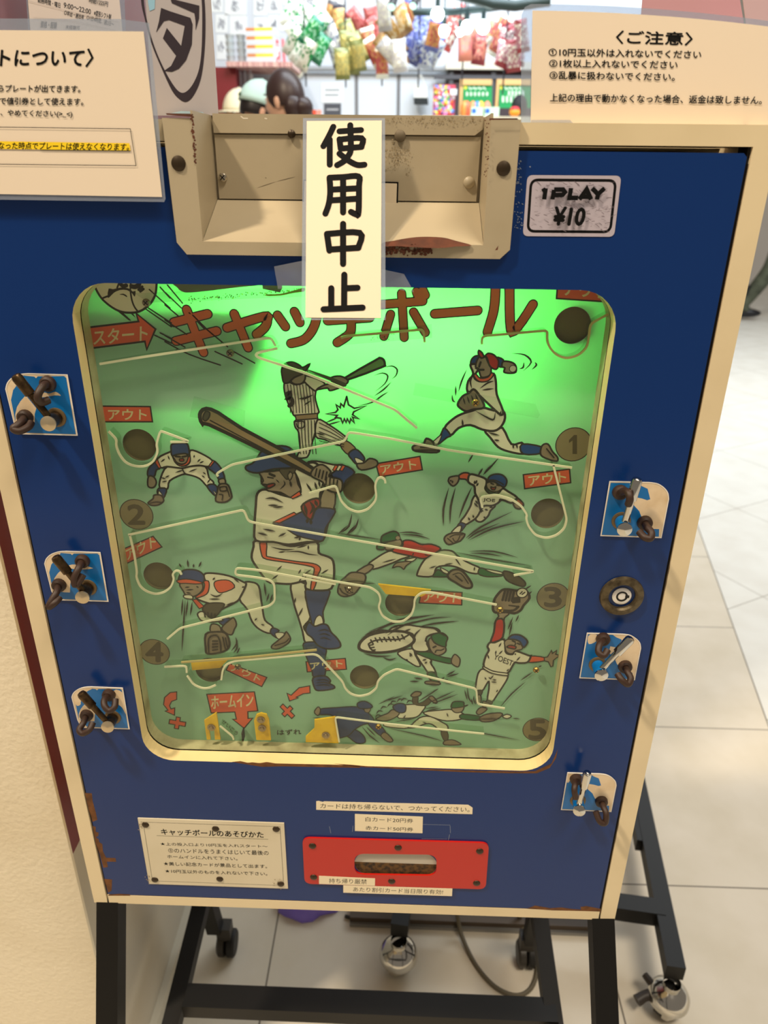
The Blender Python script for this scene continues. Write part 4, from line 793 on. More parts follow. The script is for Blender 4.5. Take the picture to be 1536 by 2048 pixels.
strip([[(453,168),(928,187),(926,244),(453,233)], [(453,233),(926,244),(925,302),(453,286)]], [('白カード20円券', (527,219), (860,231), (527,188)), ('赤カード50円券', (527,278), (860,290), (527,250))], -.0004, 'two short stacked white label tapes')
strip([[(202,600),(594,618),(593,669),(203,656)]], [('持ち帰り厳禁', (272,650), (536,658), (272,616))], -.0026, 'white label tape on the red plate')
strip([[(372,666),(1134,689),(1131,741),(372,717)]], [('あたり割引カード当日限り有効!', (440,709), (1066,729), (442,677))], -.0026, 'white label tape under the red plate')
b = MB(); A = Art(Plane((0, 0, H0), (0, -1, 0)), b, base=3e-5); A.zoom(580, 1580, 3.491)
for l in ([(930,240),(1118,245)], [(1118,250),(1120,300)], [(1115,310),(1105,350)], [(920,340),(1095,342)], [(275,255),(285,300)], [(440,250),(436,290)], [(822,357),(850,355)]): A.line(spk, l, .0005, 0)
part(b, 'tape_residue', smooth=False)
# ---------------------------------------------------------------- lock
c = at_y(1243, 1191, 0); b = MB(); lk = mat('worn bronze lock ring', (104, 92, 68), .42, .6, noise=((64, 54, 38), 160, .4, .7))
b.lathe((c.x, 0, c.z), (0, -1, 0), [(0, .0198), (.0025, .0192), (.004, .017), (.004, .0135), (.0025, .012), (-.004, .0115)], lk, 36); lo = part(b, 'lock', label='round bronze barrel lock')
b = MB(); b.lathe((c.x, 0, c.z), (0, -1, 0), [(-.004, .0118), (-.004, 0)], dark, 24); b.lathe((c.x, .0, c.z), (0, -1, 0), [(-.004, .0088), (.0012, .0086), (.0016, .0078), (.0016, 0)], mat('polished lock face', (226, 222, 216), .3, .5), 28)
b.lathe((c.x, -.0017, c.z), (0, -1, 0), [(0, .0052), (.0002, .0052), (.0002, .0036), (0, .0036)], dark, 24); b.box((c.x+.003, -.0021, c.z-.0012), (c.x+.0064, -.0017, c.z+.0012), dark)
part(b, 'key_barrel', lo)
# ---------------------------------------------------------------- levers
pb = mat('plate bright blue', (0, 104, 172), .35); pc = mat('plate worn cream', (226, 204, 170), .45, noise=((206, 178, 136), 60, .45, .8)); pw = mat('plate white edge', (232, 224, 210), .45)
ref = {'L': (Plane((0, -.0012, H0), (0, -1, 0)), at_y(133, 749, 0), ZM(0,725,8.533)), 'R': (Plane((0, -.0012, H0), (0, -1, 0)), at_y(1218, 963, 0), ZM(1190,940,9.6))}
ptl = {'L': ([(100,455),(130,350),(215,258),(340,205),(480,190),(1145,212),(1318,1240),(330,1215),(245,1030)], [(400,222),(585,240),(615,268),(645,235),(1095,232),(1130,262),(1296,1225),(440,1198),(260,990),(188,640),(225,470),(330,330)], [(440,560),(620,780),(592,880),(592,1060),(480,1055),(268,1010),(262,880),(290,760),(350,660)]),
       'R': ([(283,222),(1050,240),(1200,265),(1320,340),(1395,440),(1412,560),(1268,1298),(112,1258)], [(300,245),(830,255),(900,310),(1010,360),(1060,560),(1000,578),(900,545),(770,520),(735,665),(850,790),(905,935),(1085,1130),(1232,1135),(1225,1280),(130,1245)], [])}
def lever(side, corner, zm, ring, cap, tip, base, nutA, hookA, nutB, hookB, mrod, label, patches=()):
    pl_, c0, zr_ = ref[side]; off = at_y(*corner, 0)-c0; t = ZM(*zm); X = lambda q, Y: at_y(*t(*q), Y); b = MB(); A = Art(pl_, b)
    A.t = zr_; op, bl, cr = ptl[side]
    q = [A.P(c)+off for c in op]; q = crom(q[:5], 5, False)+q[5:] if side == 'L' else q[:1]+crom(q[1:6], 5, False)+q[6:]
    b.prism(q, (0, .0011, 0), pc, pw)
    def pp(m, pts, sm): P3 = [A.P(c)+off for c in pts]; A.put(crom(P3, 3) if sm else P3, m)
    pp(pb, bl, 0)
    if cr: pp(pc, cr, 0)
    A.strip([p+pl_.n*1e-4 for p in q], .0009, pw, True); A.t = t
    for m, p in patches: A.poly(m, p)
    c = X(ring, -.0012); b.lathe((c.x, -.0012, c.z), (0, -1, 0), [(0, .0082), (.0012, .008), (.0016, .0066), (.0016, 0)], mat('pivot collar', (112, 92, 62), .5, .5), 28)
    L_ = part(b, 'lever', label=label, smooth=False)
    b = MB(); e = X(cap, -.019); b.tube([c+V((0, -.0012, 0)), V((e.x, -.0172, e.z))], .0056, mrod if side == 'L' else pb, 20)
    b.lathe((e.x, -.0172, e.z), (V((e.x, -.0172, e.z))-c), [(0, .0062), (.0014, .0062), (.002, .005), (.0026, 0)], mat('polished lever cap', (196, 180, 150), .3, .75) if side == 'L' else chrome, 24); part(b, 'pivot', L_)
    s0, s1 = X(base, -.0135), X(tip, -.0165); m_ = s0.lerp(s1, .5); d_ = (s1-s0).normalized(); b = MB()
    b.tube([s0-d_*.002, m_], .0029, mrod, 16); b.lathe(m_, d_, [(0, .003), (.0006, .0042), ((s1-m_).length-.003, .0044), ((s1-m_).length-.0008, .0036), ((s1-m_).length, .0018), ((s1-m_).length, 0)], mrod, 18); part(b, 'handle', L_)
    for nq, hk in ((nutA, hookA), (nutB, hookB)):
        n = X(nq, -.004); b = MB(); b.lathe((n.x, -.001, n.z), (0, -1, 0), [(0, .0064), (.0012, .0066), (.004, .0062), (.0052, .0046), (.0052, 0)], rubber, 18)
        b.tube([V((n.x, -.004, n.z))]+[X((h[0], h[1]), -h[2]/1000) for h in hk], .0031, rubber, 12, smooth=5); part(b, 'stop_hook', L_)
oldrod = mat('tarnished bronze rod', (92, 72, 48), .3, .8, noise=((54, 40, 26), 160, .35, .65))
lever('L', (133,749), (0,725,8.533), (965,935), (815,1050), (250,205), (790,880), (805,370), [(740,400,13),(660,520,19),(650,620,20),(720,680,17),(830,640,12)], (415,945), [(380,1000,13),(290,1080,19),(230,1130,21),(330,1170,21),(480,1100,15),(530,1030,10)], oldrod, 'highest lever on the left, tarnished bronze', [(pc, [(705,565),(760,510),(840,530),(950,500),(1040,565),(940,560),(720,595)])])
lever('L', (199,1104), (0,720,3.939), (695,1790), (645,1875), (430,1545), (640,1800), (645,1590), [(620,1640,14),(585,1720,19),(600,1775,20),(655,1690,14)], (460,1780), [(445,1830,14),(405,1900,20),(385,1945,22),(430,1915,21),(470,1870,15)], oldrod, 'middle lever on the left, tarnished bronze', [(pc, [(530,1625),(600,1610),(735,1640),(600,1650)])])
lever('L', (244,1375), (120,1340,8.533), (905,800), (805,985), (345,385), (770,850), (825,440), [(760,500,12),(760,610,18),(840,690,20),(930,630,18),(945,500,12)], (445,790), [(400,900,13),(330,1020,19),(390,1080,21),(500,1020,20),(560,900,14)], oldrod, 'lowest lever on the left, tarnished bronze', [(pc, [(920,350),(1060,380),(1110,620),(1130,760),(1060,640),(980,560)]), (pc, [(240,420),(400,300),(560,310),(440,380),(360,520),(350,590),(280,600)])])
lever('R', (1218,963), (1190,940,9.6), (500,970), (575,1150), (820,150), (580,985), (490,440), [(560,400,12),(640,440,19),(670,560,22),(640,660,19)], (965,1030), [(990,1090,12),(1080,1200,19),(1060,1310,22),(950,1290,21),(850,1190,15)], chrome, 'highest lever on the right, chrome')
lever('R', (1173,1266), (1150,930,4.357), (195,1735), (232,1838), (492,1505), (245,1765), (248,1525), [(215,1560,12),(205,1630,18),(250,1660,20),(285,1610,16)], (440,1765), [(455,1800,12),(485,1860,18),(460,1910,21),(405,1870,20),(370,1820,15)], chrome, 'middle lever on the right, chrome', [(pc, [(115,1490),(180,1470),(190,1530),(120,1560)])])
lever('R', (1134,1545), (1090,1480,7.314), (480,880), (505,1048), (625,470), (505,905), (460,590), [(440,650,12),(430,740,17),(450,850,18)], (830,915), [(855,980,12),(895,1080,18),(880,1210,21),(800,1190,21),(740,1040,15)], chrome, 'lowest lever on the right, chrome', [(pc, [(330,495),(420,500),(360,600),(325,620)])])
# ---------------------------------------------------------------- legs and lower frame
lw = .0254
for s in (-1, 1):
    xt = .2871*s if s > 0 else -.2847; f0 = V((xt, .0135, z(0))); q = at_y(237 if s < 0 else 1190, 2048, -.058); f1 = f0+(V((q.x+(-.0135 if s < 0 else .0138), -.058+.0127, q.z))-f0)*(H0/(H0-q.z)); b = MB(); b.bar(f0, f1, lw, lw, black, up=(0, 1, 0)); part(b, 'leg', label='front leg, plain black bar', smooth=False)
    r0 = V((.288*s, .235, z(0))); r1 = V((-.2865 if s < 0 else .305, .345, .075)); b = MB(); b.bar(r0, r1, lw, lw, black, up=(0, 1, 0)); lg = part(b, 'leg', label='rear leg on a dark caster', smooth=False)
    b = MB(); cc = V((r1.x+(.014 if s < 0 else -.006), .352, .025)); cm = mat('black rubber wheel', (14, 13, 12), .6)
    b.lathe(cc+V((.004, 0, 0)), (1, 0, 0), [(0, 0), (0, .022), (.003, .025), (.013, .025), (.016, .022), (.016, 0)], cm, 24); b.lathe(cc+V((-.014, 0, 0)), (1, 0, 0), [(0, 0), (.0, .02), (.004, .025), (.014, .025), (.016, .02), (.016, 0)], mat('dark grey caster hub', (46, 42, 36), .45), 24)
    b.box(cc+V((-.012, -.012, .02)), cc+V((.014, .012, .052)), mat('dark grey caster hub', (0, 0, 0))); part(b, 'caster', lg)
h1, h2 = at_x(352, 2015, -.285), at_x(400, 1815, -.285); b = MB(); b.bar(h1-(h2-h1)*.35, V((-.285, .31, h2.z)), lw, lw, black); part(b, 'side_stretcher', smooth=False)
h1, h2 = at_x(1107, 2048, .29), at_x(1079, 1838, .29); b = MB(); b.bar(h1-(h2-h1)*.35, h2+(h2-h1)*.3, lw, lw, black); part(b, 'side_stretcher', smooth=False)
c0, c1 = at_z(372, 2000, .212), at_z(1112, 2030, .225); b = MB(); b.bar(c0, c1, .036, .026, black); part(b, 'cross_bar', smooth=False)
# ================================================================== paper signs
film = clear_mat('laminate film', (236, 242, 250), .10, .12, .22, (206, 216, 232)); tapem = clear_mat('clear tape', (240, 244, 250), .10, .15, .12, (220, 225, 235))
# vertical closed sign, leaning out from the coin recess
s1 = at_y(688, 241, .038); s0 = at_y(687, 635, -.037); up = V((0, s1.y-s0.y, s1.z-s0.z)).normalized(); PS = Plane(s0, (0, -up.z, up.y))
SG = empty('paper_sign', s0, 'tall white out-of-use paper strip with four black characters taped over the coin slot', 'sign')
b = MB(); A = Art(PS, b, base=2e-4); b.prism([PS.at(*q) for q in ((613.5,242),(763.5,241),(761.5,636),(611,635))], PS.n*-.0003, mat('sign paper', (228, 212, 184), .45, coat=.15))
A.zoom(600, 230, 4.874); SW = .0044
for l in ([(325,115),(285,200),(228,305)], [(290,240),(290,485)], [(385,160),(595,147)], [(490,100),(495,330),(470,400),(430,450),(362,490)], [(385,237),(397,330)], [(385,240),(600,227),(598,312)], [(397,328),(600,312)], [(385,378),(480,450),(560,488),(628,485)],
          [(288,615),(295,750),(280,870),(248,962)], [(288,612),(420,606),(570,600),(575,700),(570,950),(545,968),(497,945)], [(420,606),(420,950)], [(300,728),(570,715)], [(300,833),(570,816)],
          [(420,1062),(420,1452)], [(263,1160),(287,1322)], [(263,1160),(582,1150),(570,1290)], [(287,1312),(570,1295)], [(432,1558),(430,1880)], [(432,1690),(560,1685)], [(305,1690),(305,1890)], [(230,1895),(610,1878)]): A.strip([A.P(q) for q in l] if len(l) < 3 else crom([A.P(q) for q in l], 4, False), SW, ink)
b.build('sheet', SG, smooth=False); b = MB(); b.prism([PS.at(q[0], q[1], -.0005) for q in ((606,236),(770,236),(771,640),(603,640))], PS.n*-.0002, film); b.build('laminate_film', SG, smooth=False)
for q in (((548,533),(612,520),(612,572),(556,578)), ((762,538),(808,548),(828,584),(762,574))):
    b = MB(); p = [at_y(*c, -.0025 if (c[0] < 600 or c[0] > 780) else -.016) for c in q]; b.prism(p, (0, .0002, 0), tapem); b.build('tape', SG, smooth=False)['label'] = 'clear tape at the foot of the sign'
# notices standing along the top
def notice(name, plane, paperq, filmq, label, draw, paperm=None, parts=()):
    E = empty(name, plane.at(*paperq[-1]), label, 'notice'); b = MB(); b.prism([plane.at(*q) for q in paperq], plane.n*-.0003, paperm or mat('notice paper', (236, 220, 198), .5))
    A = Art(plane, b, base=1.5e-4); draw(A); b.build('sheet', E, smooth=False)
    if filmq: b = MB(); b.prism([plane.at(q[0], q[1], -.0005) for q in filmq], plane.n*-.0002, film); b.build('laminate_film', E, smooth=False)
    return E
def dr(A):
    A.zoom(1030, 0, 3.036)
    for t_, l, r, tl, bo in (('〈ご注意〉', (612,264), (1074,276), (616,186), .03), ('①10円玉以外は入れないでください', (205,340), (1128,356), (205,292), .022), ('②1枚以上入れないでください', (208,408), (984,418), (208,360), .022), ('③乱暴に扱わないでください。', (210,480), (968,492), (210,432), .022), ('上記の理由で動かなくなった場合、返金は致しません。', (212,618), (1495,634), (212,568), .018)): A.text(ink, t_, l, r, tl, bo)
def crv(f, n=10): return [f(i/n) for i in range(n+1)]
PR = Plane((0, -.006, H0), (0, -1, .03))
topR = crv(lambda t: (1065+t*560, 21+6*t+38*t*t)); filmR = [(1042,252),(1043,30),(1050,14),(1062,8)]+crv(lambda t: (1075+t*550, 8+5*t+42*t*t))+[(1640,290),(1062,268)]
NR = notice('paper_notice', PR, topR+[(1625,281),(1061,264)], filmR, 'laminated notice with three numbered rules standing above the price sticker', dr)
b = MB(); b.prism([PR.at(*q, .0006) for q in ((1062,240),(1140,240),(1150,250),(1148,262),(1060,266))], PR.n*.0002, tapem); b.build('tape', NR, smooth=False)
def dl(A):
    A.zoom(0, 0, 3.491)
    for t_, l, r, tl, bo in (('〈プレートについて〉', (-470,466), (644,466), (-465,342), .03), ('らプレートが出てきます。', (-10,642), (560,646), (-8,592), .022), ('で値引券として使えます。', (0,730), (582,736), (0,680), .022), ('、やめてください(>_<)', (5,815), (505,825), (5,766), .02)): A.text(ink, t_, l, r, tl, bo)
    A.poly(mat('yellow highlighter', (250, 214, 20), .6), [(-300,982),(905,1000),(913,1052),(-300,1036)], sm=0); A.text(ink, 'なった時点でプレートは使えなくなります。', (-8,1040), (900,1050), (-6,992), .02)
    A.line(ink, [(285,1046),(912,1053)], .0004, 0); A.strip([A.P(q) for q in ((-600,880),(912,900),(952,1157),(-600,1140))], .0004, ink, True)
notice('paper_notice', Plane((0, -.0055, H0), (0, -1, 0)), [(-230,58),(287,63),(324,394),(-230,384)], [(-240,36),(240,38),(298,46),(331,398),(328,404),(-240,396)], 'laminated notice with a yellow highlighted line at the upper left of the machine', dl)
# film with a large oval mark
PO = Plane((0, .054, H0), (0, -1, 0)); OI = mat('dark purple print', (52, 44, 52), .4)
def do(A):
    A.zoom(0, 0, 3.491); out = [(985,0),(1010,130),(1060,310),(1130,480),(1200,630),(1250,690),(1300,712),(1350,670),(1400,560),(1425,400),(1435,200),(1428,0),(1400,-160),(1330,-290),(1200,-330),(1080,-260),(1000,-130)]; inn = [(1005,0),(1030,160),(1080,330),(1150,490),(1215,600),(1260,645),(1300,640),(1345,590),(1385,500),(1405,380),(1412,200),(1408,0),(1380,-150),(1310,-265),(1200,-300),(1095,-235),(1020,-120)]
    P3 = crom([A.P(q) for q in out], 4); Q3 = crom([A.P(q) for q in inn], 4); n = len(P3); o_ = A.p.n*A.z; A.mb.mesh([p+o_ for p in P3+Q3], [(i, (i+1) % n, (i+1) % n+n, i+n) for i in range(n)], OI)
    A.poly(OI, [(1125,55),(1190,80),(1330,125),(1345,170),(1340,310),(1300,420),(1250,480),(1200,502),(1145,495),(1195,460),(1230,390),(1138,268),(1165,195),(1265,320),(1290,180),(1180,140),(1145,148),(1090,228),(1110,150)], sm=0); A.poly(OI, [(1190,-10),(1392,40),(1390,130),(1366,212),(1366,150),(1358,92),(1200,22)], sm=0); A.poly(mat('pale blue print', (150, 196, 220), .4), [(1030,-60),(1085,-60),(1080,62),(1045,78),(1034,20)], sm=0)
OS = notice('film_poster', PO, [(284,-110),(415,-110),(437,231),(306,231)], None, 'pale film poster with a dark oval mark beside the coin slot', do, mat('pale lilac film', (184, 178, 180), .25, coat=.5))
b = MB(); b.prism([at_y(*q, .05) for q in ((330,229),(362,222),(405,224),(412,231))], (0, .0006, 0), mat('pale blue plastic', (170, 200, 214), .3)); b.build('film_foot', OS, smooth=False)
# job notice on the side wall
d_ = V((sin(radians(21)), cos(radians(21)), 0)); PJ = Plane(at_x(53, 30, -.345), (d_.y, -d_.x, 0))
def dj(A):
    A.zoom(0, 0, 4.8); g = mat('soft black print', (58, 54, 52), .5)
    for t_, l, r, tl in (('勤務時間・曜日', (362,22), (578,78), (362,-30)), ('9:00～22:00', (610,72), (870,138), (612,22)), ('※変形シフト制', (900,150), (1062,190), (905,95)), ('○早出・遅出有', (612,142), (800,190), (620,95)), ('○1日4時間、週3日～', (828,190), (1088,258), (834,142)), ('資格・経験', (384,265), (540,276), (390,200)), ('未経験可', (624,278), (760,286), (628,240)), ('時給1225円', (850,24), (1030,66), (856,-28))): A.text(g, t_, l, r, tl, .012)
    for l in ([(270,10),(700,120),(1140,215)], [(320,170),(700,200),(1130,300)]): A.line(mat('faint rule', (196, 184, 176), .6), l, .0004, 0)
notice('job_notice', PJ, [(53,-40),(238,-10),(246,75),(62,75)], [(50,-40),(249,-10),(252,75),(58,75)], 'clear sleeved job notice with working hours behind the left notice', dj, mat('pinkish paper', (226, 210, 198), .5))
# pink film and strips behind the right-hand notice
pk = mat('mauve pink sheet', (196, 150, 160), .4); b = MB(); b.prism([at_y(*q, .16) for q in ((1290,-60),(1470,-60),(1490,60),(1280,60))], (0, .001, 0), pk); tag(b.build('mauve_poster', smooth=False), 'mauve pink poster sheet behind the top of the rules notice', 'poster')
b = MB(); b.prism([at_y(*q, .12) for q in ((1478,-60),(1640,-60),(1660,80),(1494,60))], (0, .0006, 0), mat('pale pink film', (206, 176, 182), .25)); tag(b.build('pink_film', smooth=False), 'pale pink film sheet at the top right corner behind the rules notice', 'poster')
# ================================================================== behind and around the machine
# black rolling base standing askew behind
RB = empty('rolling_base', at_z(1345, 1960, 0), 'black steel rolling base on chrome casters standing askew behind the game', 'trolley')
zr1 = .105; ra, rb_ = at_z(1350, 1946, zr1), at_z(1262, 1510, zr1); d_ = (rb_-ra).normalized(); sd = V((d_.y, -d_.x, 0)); cl = at_z(800, 1850, zr1)
def barp(p, q, w, name, lab=None):
    b = MB(); b.bar(p, q, w, w, black); o = b.build(name, RB, smooth=False)
    if lab: o['label'] = lab
barp(ra, rb_, .032, 'side_rail'); cl = ra-sd*(ra-cl).dot(sd); barp(cl, cl+(rb_-ra), .032, 'side_rail')
k1 = at_z(1318, 1828, zr1-.004); k1 = ra+d_*(k1-ra).dot(d_); barp(k1, cl+d_*(k1-ra).length, .034, 'cross_rail'); k2 = at_z(1272, 1690, zr1); k2 = ra+d_*(k2-ra).dot(d_)
b = MB(); b.bar(k2-sd*.012, rb_-sd*.012, .03, .03, black); b.build('side_sleeve', RB, smooth=False)
def caster(p, brake):
    b = MB(); w = V((p.x, p.y, .031)); ax = V((.75, -.66, 0)).normalized()
    b.lathe(w-ax*.016, ax, [(0, 0), (0, .024), (.004, .030), (.014, .031), (.017, .029)], mat('black rubber wheel', (0, 0, 0)), 28); b.lathe(w+ax*.001, ax, [(0, .029), (.003, .033), (.012, .031), (.020, .022), (.023, .010), (.0235, 0)], chrome, 32)
    c = b.build('caster', RB); h = MB(); h.lathe(w+V((0, 0, .004)), (0, 0, 1), [(0, .036), (.01, .0355), (.018, .032), (.025, .026), (.030, .018), (.032, .015), (.044, .015)], chrome, 28); h.build('caster_hood', c)
    if brake:
        k = MB(); q = w+V((-.036, .0, .004)); k.tube([w+V((-.02, .006, .01)), q+V((-.006, .002, 0)), q+V((-.02, -.004, -.004))], [.010, .009, .010], mat('dark brake pedal', (40, 33, 28), .5), 12); k.tube([w+V((-.02, .01, .012)), w+V((-.034, .034, .016))], [.008, .006], mat('dark brake pedal', (0, 0, 0)), 10); k.build('brake_pedal', c)
for p, br_ in ((ra, 1), (cl, 0), (rb_, 0), (cl+(rb_-ra), 0)): caster(p, br_)
# cable and purple bag on the floor
cab = mat('grey cable', (92, 84, 66), .5); b = MB()
b.tube([at_z(x, y, zz) for x, y, zz in ((912,1815,.05), (916,1838,.03), (923,1870,.012), (944,1917,.004), (970,1954,.004), (1000,1980,.004), (1035,1991,.004), (1062,1976,.004), (1074,1940,.004), (1066,1905,.004), (1050,1868,.004), (1040,1835,.02), (1034,1815,.05))], .0042, cab, 10, smooth=4); tag(b.build('power_cable'), 'grey looped cable lying on the floor under the game', 'cable')
b = MB(); b.tube([at_z(x, y, .004) for x, y in ((690,1832), (715,1838), (742,1826), (760,1812))], .0035, mat('dark cable', (40, 38, 30), .5), 8, smooth=4); tag(b.build('power_cable'), 'short dark cable on the floor beside the purple bag', 'cable')
rnd = random.Random(3); pm = mat('purple plastic', (140, 120, 232), .35); c = at_z(618, 1822, .0); b = MB(); vs = []; fs = []; nu, nv = 26, 9
for i in range(nv):
    t = i/(nv-1)*pi/2
    for k in range(nu):
        u = 2*pi*k/nu; r = (1+.12*sin(3*u+1)+.07*sin(7*u+i)+rnd.uniform(-.03, .03)); vs.append(c+V((.078*r*cos(t)*cos(u), .03+.05*r*cos(t)*sin(u), .045*sin(t)*(1+.2*sin(4*u)))))
for i in range(nv-1):
    for k in range(nu): fs.append((i*nu+k, i*nu+(k+1) % nu, (i+1)*nu+(k+1) % nu, (i+1)*nu+k))
b.mesh(vs, fs, pm); tag(b.build('plastic_bag', angle=60), 'crumpled purple plastic bag on the floor under the game', 'bag')

# ---------------------------------------------------------------- people
def skin_mesh(joints, bones, sub=2):
    """joints: name -> (x, y, z, radius)"""
    nm = list(joints); me = bpy.data.meshes.new('t'); me.from_pydata([joints[n][:3] for n in nm], [(nm.index(p), nm.index(q)) for p, q in bones], []); o = bpy.data.objects.new('t', me); COL.objects.link(o)
    o.modifiers.new('s', 'SKIN'); sv = me.skin_vertices[0].data
    for i, n in enumerate(nm):
        r = joints[n][3]; sv[i].radius = r if isinstance(r, tuple) else (r, r); sv[i].use_root = (i == 0)
    m = o.modifiers.new('u', 'SUBSURF'); m.levels = sub; m.render_levels = sub; bpy.context.view_layer.update()
    out = bpy.data.meshes.new_from_object(o.evaluated_get(bpy.context.evaluated_depsgraph_get())); vs = [v.co.copy() for v in out.vertices]; fs = [tuple(p.vertices) for p in out.polygons]; bpy.data.objects.remove(o); return vs, fs
def person(loc, face, h, skin_c, label, group, shirt, trousers, shoes, hair, cap=None, bun=False, head=(0, 0), stride=0., name='person', longhem=0.):
    """a standing figure facing +Y before it is turned by face degrees; head = (turn, nod) in degrees"""
    MB.local = True; E = empty(name, loc, label, 'person', group); s = h/1.72; sk = mat('skin %d' % skin_c[0], skin_c, .5); J = {}; Bn = []
    J['pelvis'] = (0, 0, .92, (.15, .11)); J['waist'] = (0, 0, 1.06, (.135, .1)); J['chest'] = (0, 0, 1.27, (.165, .115)); J['neckb'] = (0, -.005, 1.42, (.075, .07)); J['neck'] = (0, .005, 1.49, .052)
    Bn += [('pelvis', 'waist'), ('waist', 'chest'), ('chest', 'neckb'), ('neckb', 'neck')]
    for sgn, n in ((-1, 'l'), (1, 'r')):
        st_ = stride*sgn
        J.update({'sh'+n: (.17*sgn, 0, 1.38, .062), 'el'+n: (.23*sgn, -.03-st_*.2, 1.11, .043), 'wr'+n: (.235*sgn, .06-st_*.4, .90, .032), 'ha'+n: (.232*sgn, .085-st_*.45, .82, (.022, .04)),
                  'hi'+n: (.085*sgn, st_*.1, .86, .092), 'kn'+n: (.1*sgn, .03+st_*.5, .49, .062), 'an'+n: (.1*sgn, -.02+st_*.75 if st_ >= 0 else -.02+st_*1.05, .09 if st_ >= 0 else .13, .042), 'to'+n: (.11*sgn, .13+st_*.75 if st_ >= 0 else .10+st_*1.05, .035, .038)})
        Bn += [('chest', 'sh'+n), ('sh'+n, 'el'+n), ('el'+n, 'wr'+n), ('wr'+n, 'ha'+n), ('pelvis', 'hi'+n), ('hi'+n, 'kn'+n), ('kn'+n, 'an'+n), ('an'+n, 'to'+n)]
        for k, (fx, fy, fl) in enumerate(((-.018, .02, .07), (-.006, .03, .08), (.007, .03, .078), (.018, .022, .064), (-.03, .035, .03))):
            x, y, z0, _ = J['ha'+n]; J['f%s%d' % (n, k)] = (x+fx*.5, y+fy*.9, z0-fl*.55, .0085); J['g%s%d' % (n, k)] = (x+fx*.5-.006*sgn, y+fy*.8, z0-fl, .0075); Bn += [('ha'+n, 'f%s%d' % (n, k)), ('f%s%d' % (n, k), 'g%s%d' % (n, k))]
    vs, fs = skin_mesh(J, Bn); b = MB(); b.mesh(vs, fs, sk)
    Mh = Matrix.Rotation(radians(head[0]), 3, 'Z') @ Matrix.Rotation(radians(head[1]), 3, 'X'); hc = V((0, .02, 1.60)); hp = lambda x, y, z_: hc+Mh @ V((x, y, z_))
    hv = []; hf = []; nu, nv = 24, 16
    for i in range(nv+1):
        t = pi*i/nv; zz = cos(t)
        for k in range(nu):
            u = 2*pi*k/nu; w = sin(t)*(1-.22*max(0, -zz)**1.2); x = .074*w*cos(u); y = .094*w*sin(u)+(.012 if zz < 0 else 0); front = max(0, sin(u))**6*sin(t)
            y += front*.014*math.exp(-((zz+.12)/.16)**2)*(abs(cos(u)) < .3)-front*.006*math.exp(-((zz-.12)/.1)**2); hv.append(hp(x, y, .122*zz))
    for i in range(nv):
        for k in range(nu): hf.append((i*nu+k, (i+1)*nu+k, (i+1)*nu+(k+1) % nu, i*nu+(k+1) % nu))
    b.mesh(hv, hf, sk)
    for sgn in (-1, 1):
        b.ell(hp(.074*sgn, -.008, -.012), (.011, .02, .032), sk, Mh, 10, 7); b.ell(hp(.030*sgn, .083, .012), (.013, .007, .008), mat('eye white', (230, 226, 220), .3), Mh, 10, 6); b.ell(hp(.030*sgn, .089, .012), (.005, .003, .006), dark, Mh, 8, 5); b.ell(hp(.030*sgn, .086, .033), (.018, .005, .004), hair, Mh, 8, 5)
    b.ell(hp(0, .09, -.058), (.024, .008, .008), mat('lips', (166, 92, 80), .5), Mh, 10, 6); b.tube([V((0, .005, 1.46)), V((0, .01, 1.52))], .05, sk, 16)
    ob = b.build('body', E, angle=80)
    def cloth(name, test, m, off, extra=None):
        c = MB(); me = ob.data; idx = {}; F_ = []
        for p in me.polygons:
            if p.index >= len(fs): break
            if test(p.center): F_.append(tuple(p.vertices))
        for f in F_:
            for i in f: idx.setdefault(i, len(idx))
        c.mesh([me.vertices[i].co+me.vertices[i].normal*off for i in idx], [tuple(idx[i] for i in f) for f in F_], m)
        if extra: extra(c)
        o = c.build(name, E, angle=80)
        md = o.modifiers.new('thick', 'SOLIDIFY'); md.thickness = .006; md.offset = 0; return o
    cloth('trousers', lambda c: .10 < c.z < 1.0 and abs(c.x) < .195, trousers, .016); cloth('shirt', lambda c: (c.z > .90-longhem and abs(c.x) < .2 and c.z < 1.44) or (c.z > 1.02 and c.z < 1.44 and abs(c.x) >= .16), shirt, .02)
    for n in 'lr':
        sh = MB(); x, y, z0, _ = J['an'+n]; x2, y2, z2, _ = J['to'+n]; b0 = V((x, y-.05, 0)); up_ = z0-.09; sh.ell(V(((x+x2)/2, (y+y2)/2+.0, .045+up_*.7)), (.05, .145, .045), shoes, None, 16, 10); sh.tube([V((x, y-.01, .05+up_)), V((x, y-.005, .2+up_)), V((x, y, .30+up_))], [.05, .056, .064], shoes, 16); sh.build('boot', E, angle=80)
    hb = MB(); hv = []; hf = []
    for i in range(11):
        t = pi*.60*i/10
        for k in range(24):
            u = 2*pi*k/24; lim = 1.0 if sin(u) < .35 else max(.45, 1-.55*(sin(u)-.35)/.65); tt = t*lim; hv.append(hp(.083*sin(tt)*cos(u), -.006+.102*sin(tt)*sin(u), .004+.128*cos(tt)))
    for i in range(10):
        for k in range(24): hf.append((i*24+k, (i+1)*24+k, (i+1)*24+(k+1) % 24, i*24+(k+1) % 24))
    hb.mesh(hv, hf, hair)
    if bun:
        hb.ell(hp(.0, -.10, -.05), (.048, .05, .048), hair, Mh); hb.ell(hp(.012, -.115, -.115), (.03, .03, .06), hair, Mh); hb.ell(hp(0, -.06, -.04), (.078, .05, .07), hair, Mh)
    o = hb.build('hair', E, angle=80); md = o.modifiers.new('thick', 'SOLIDIFY'); md.thickness = .008
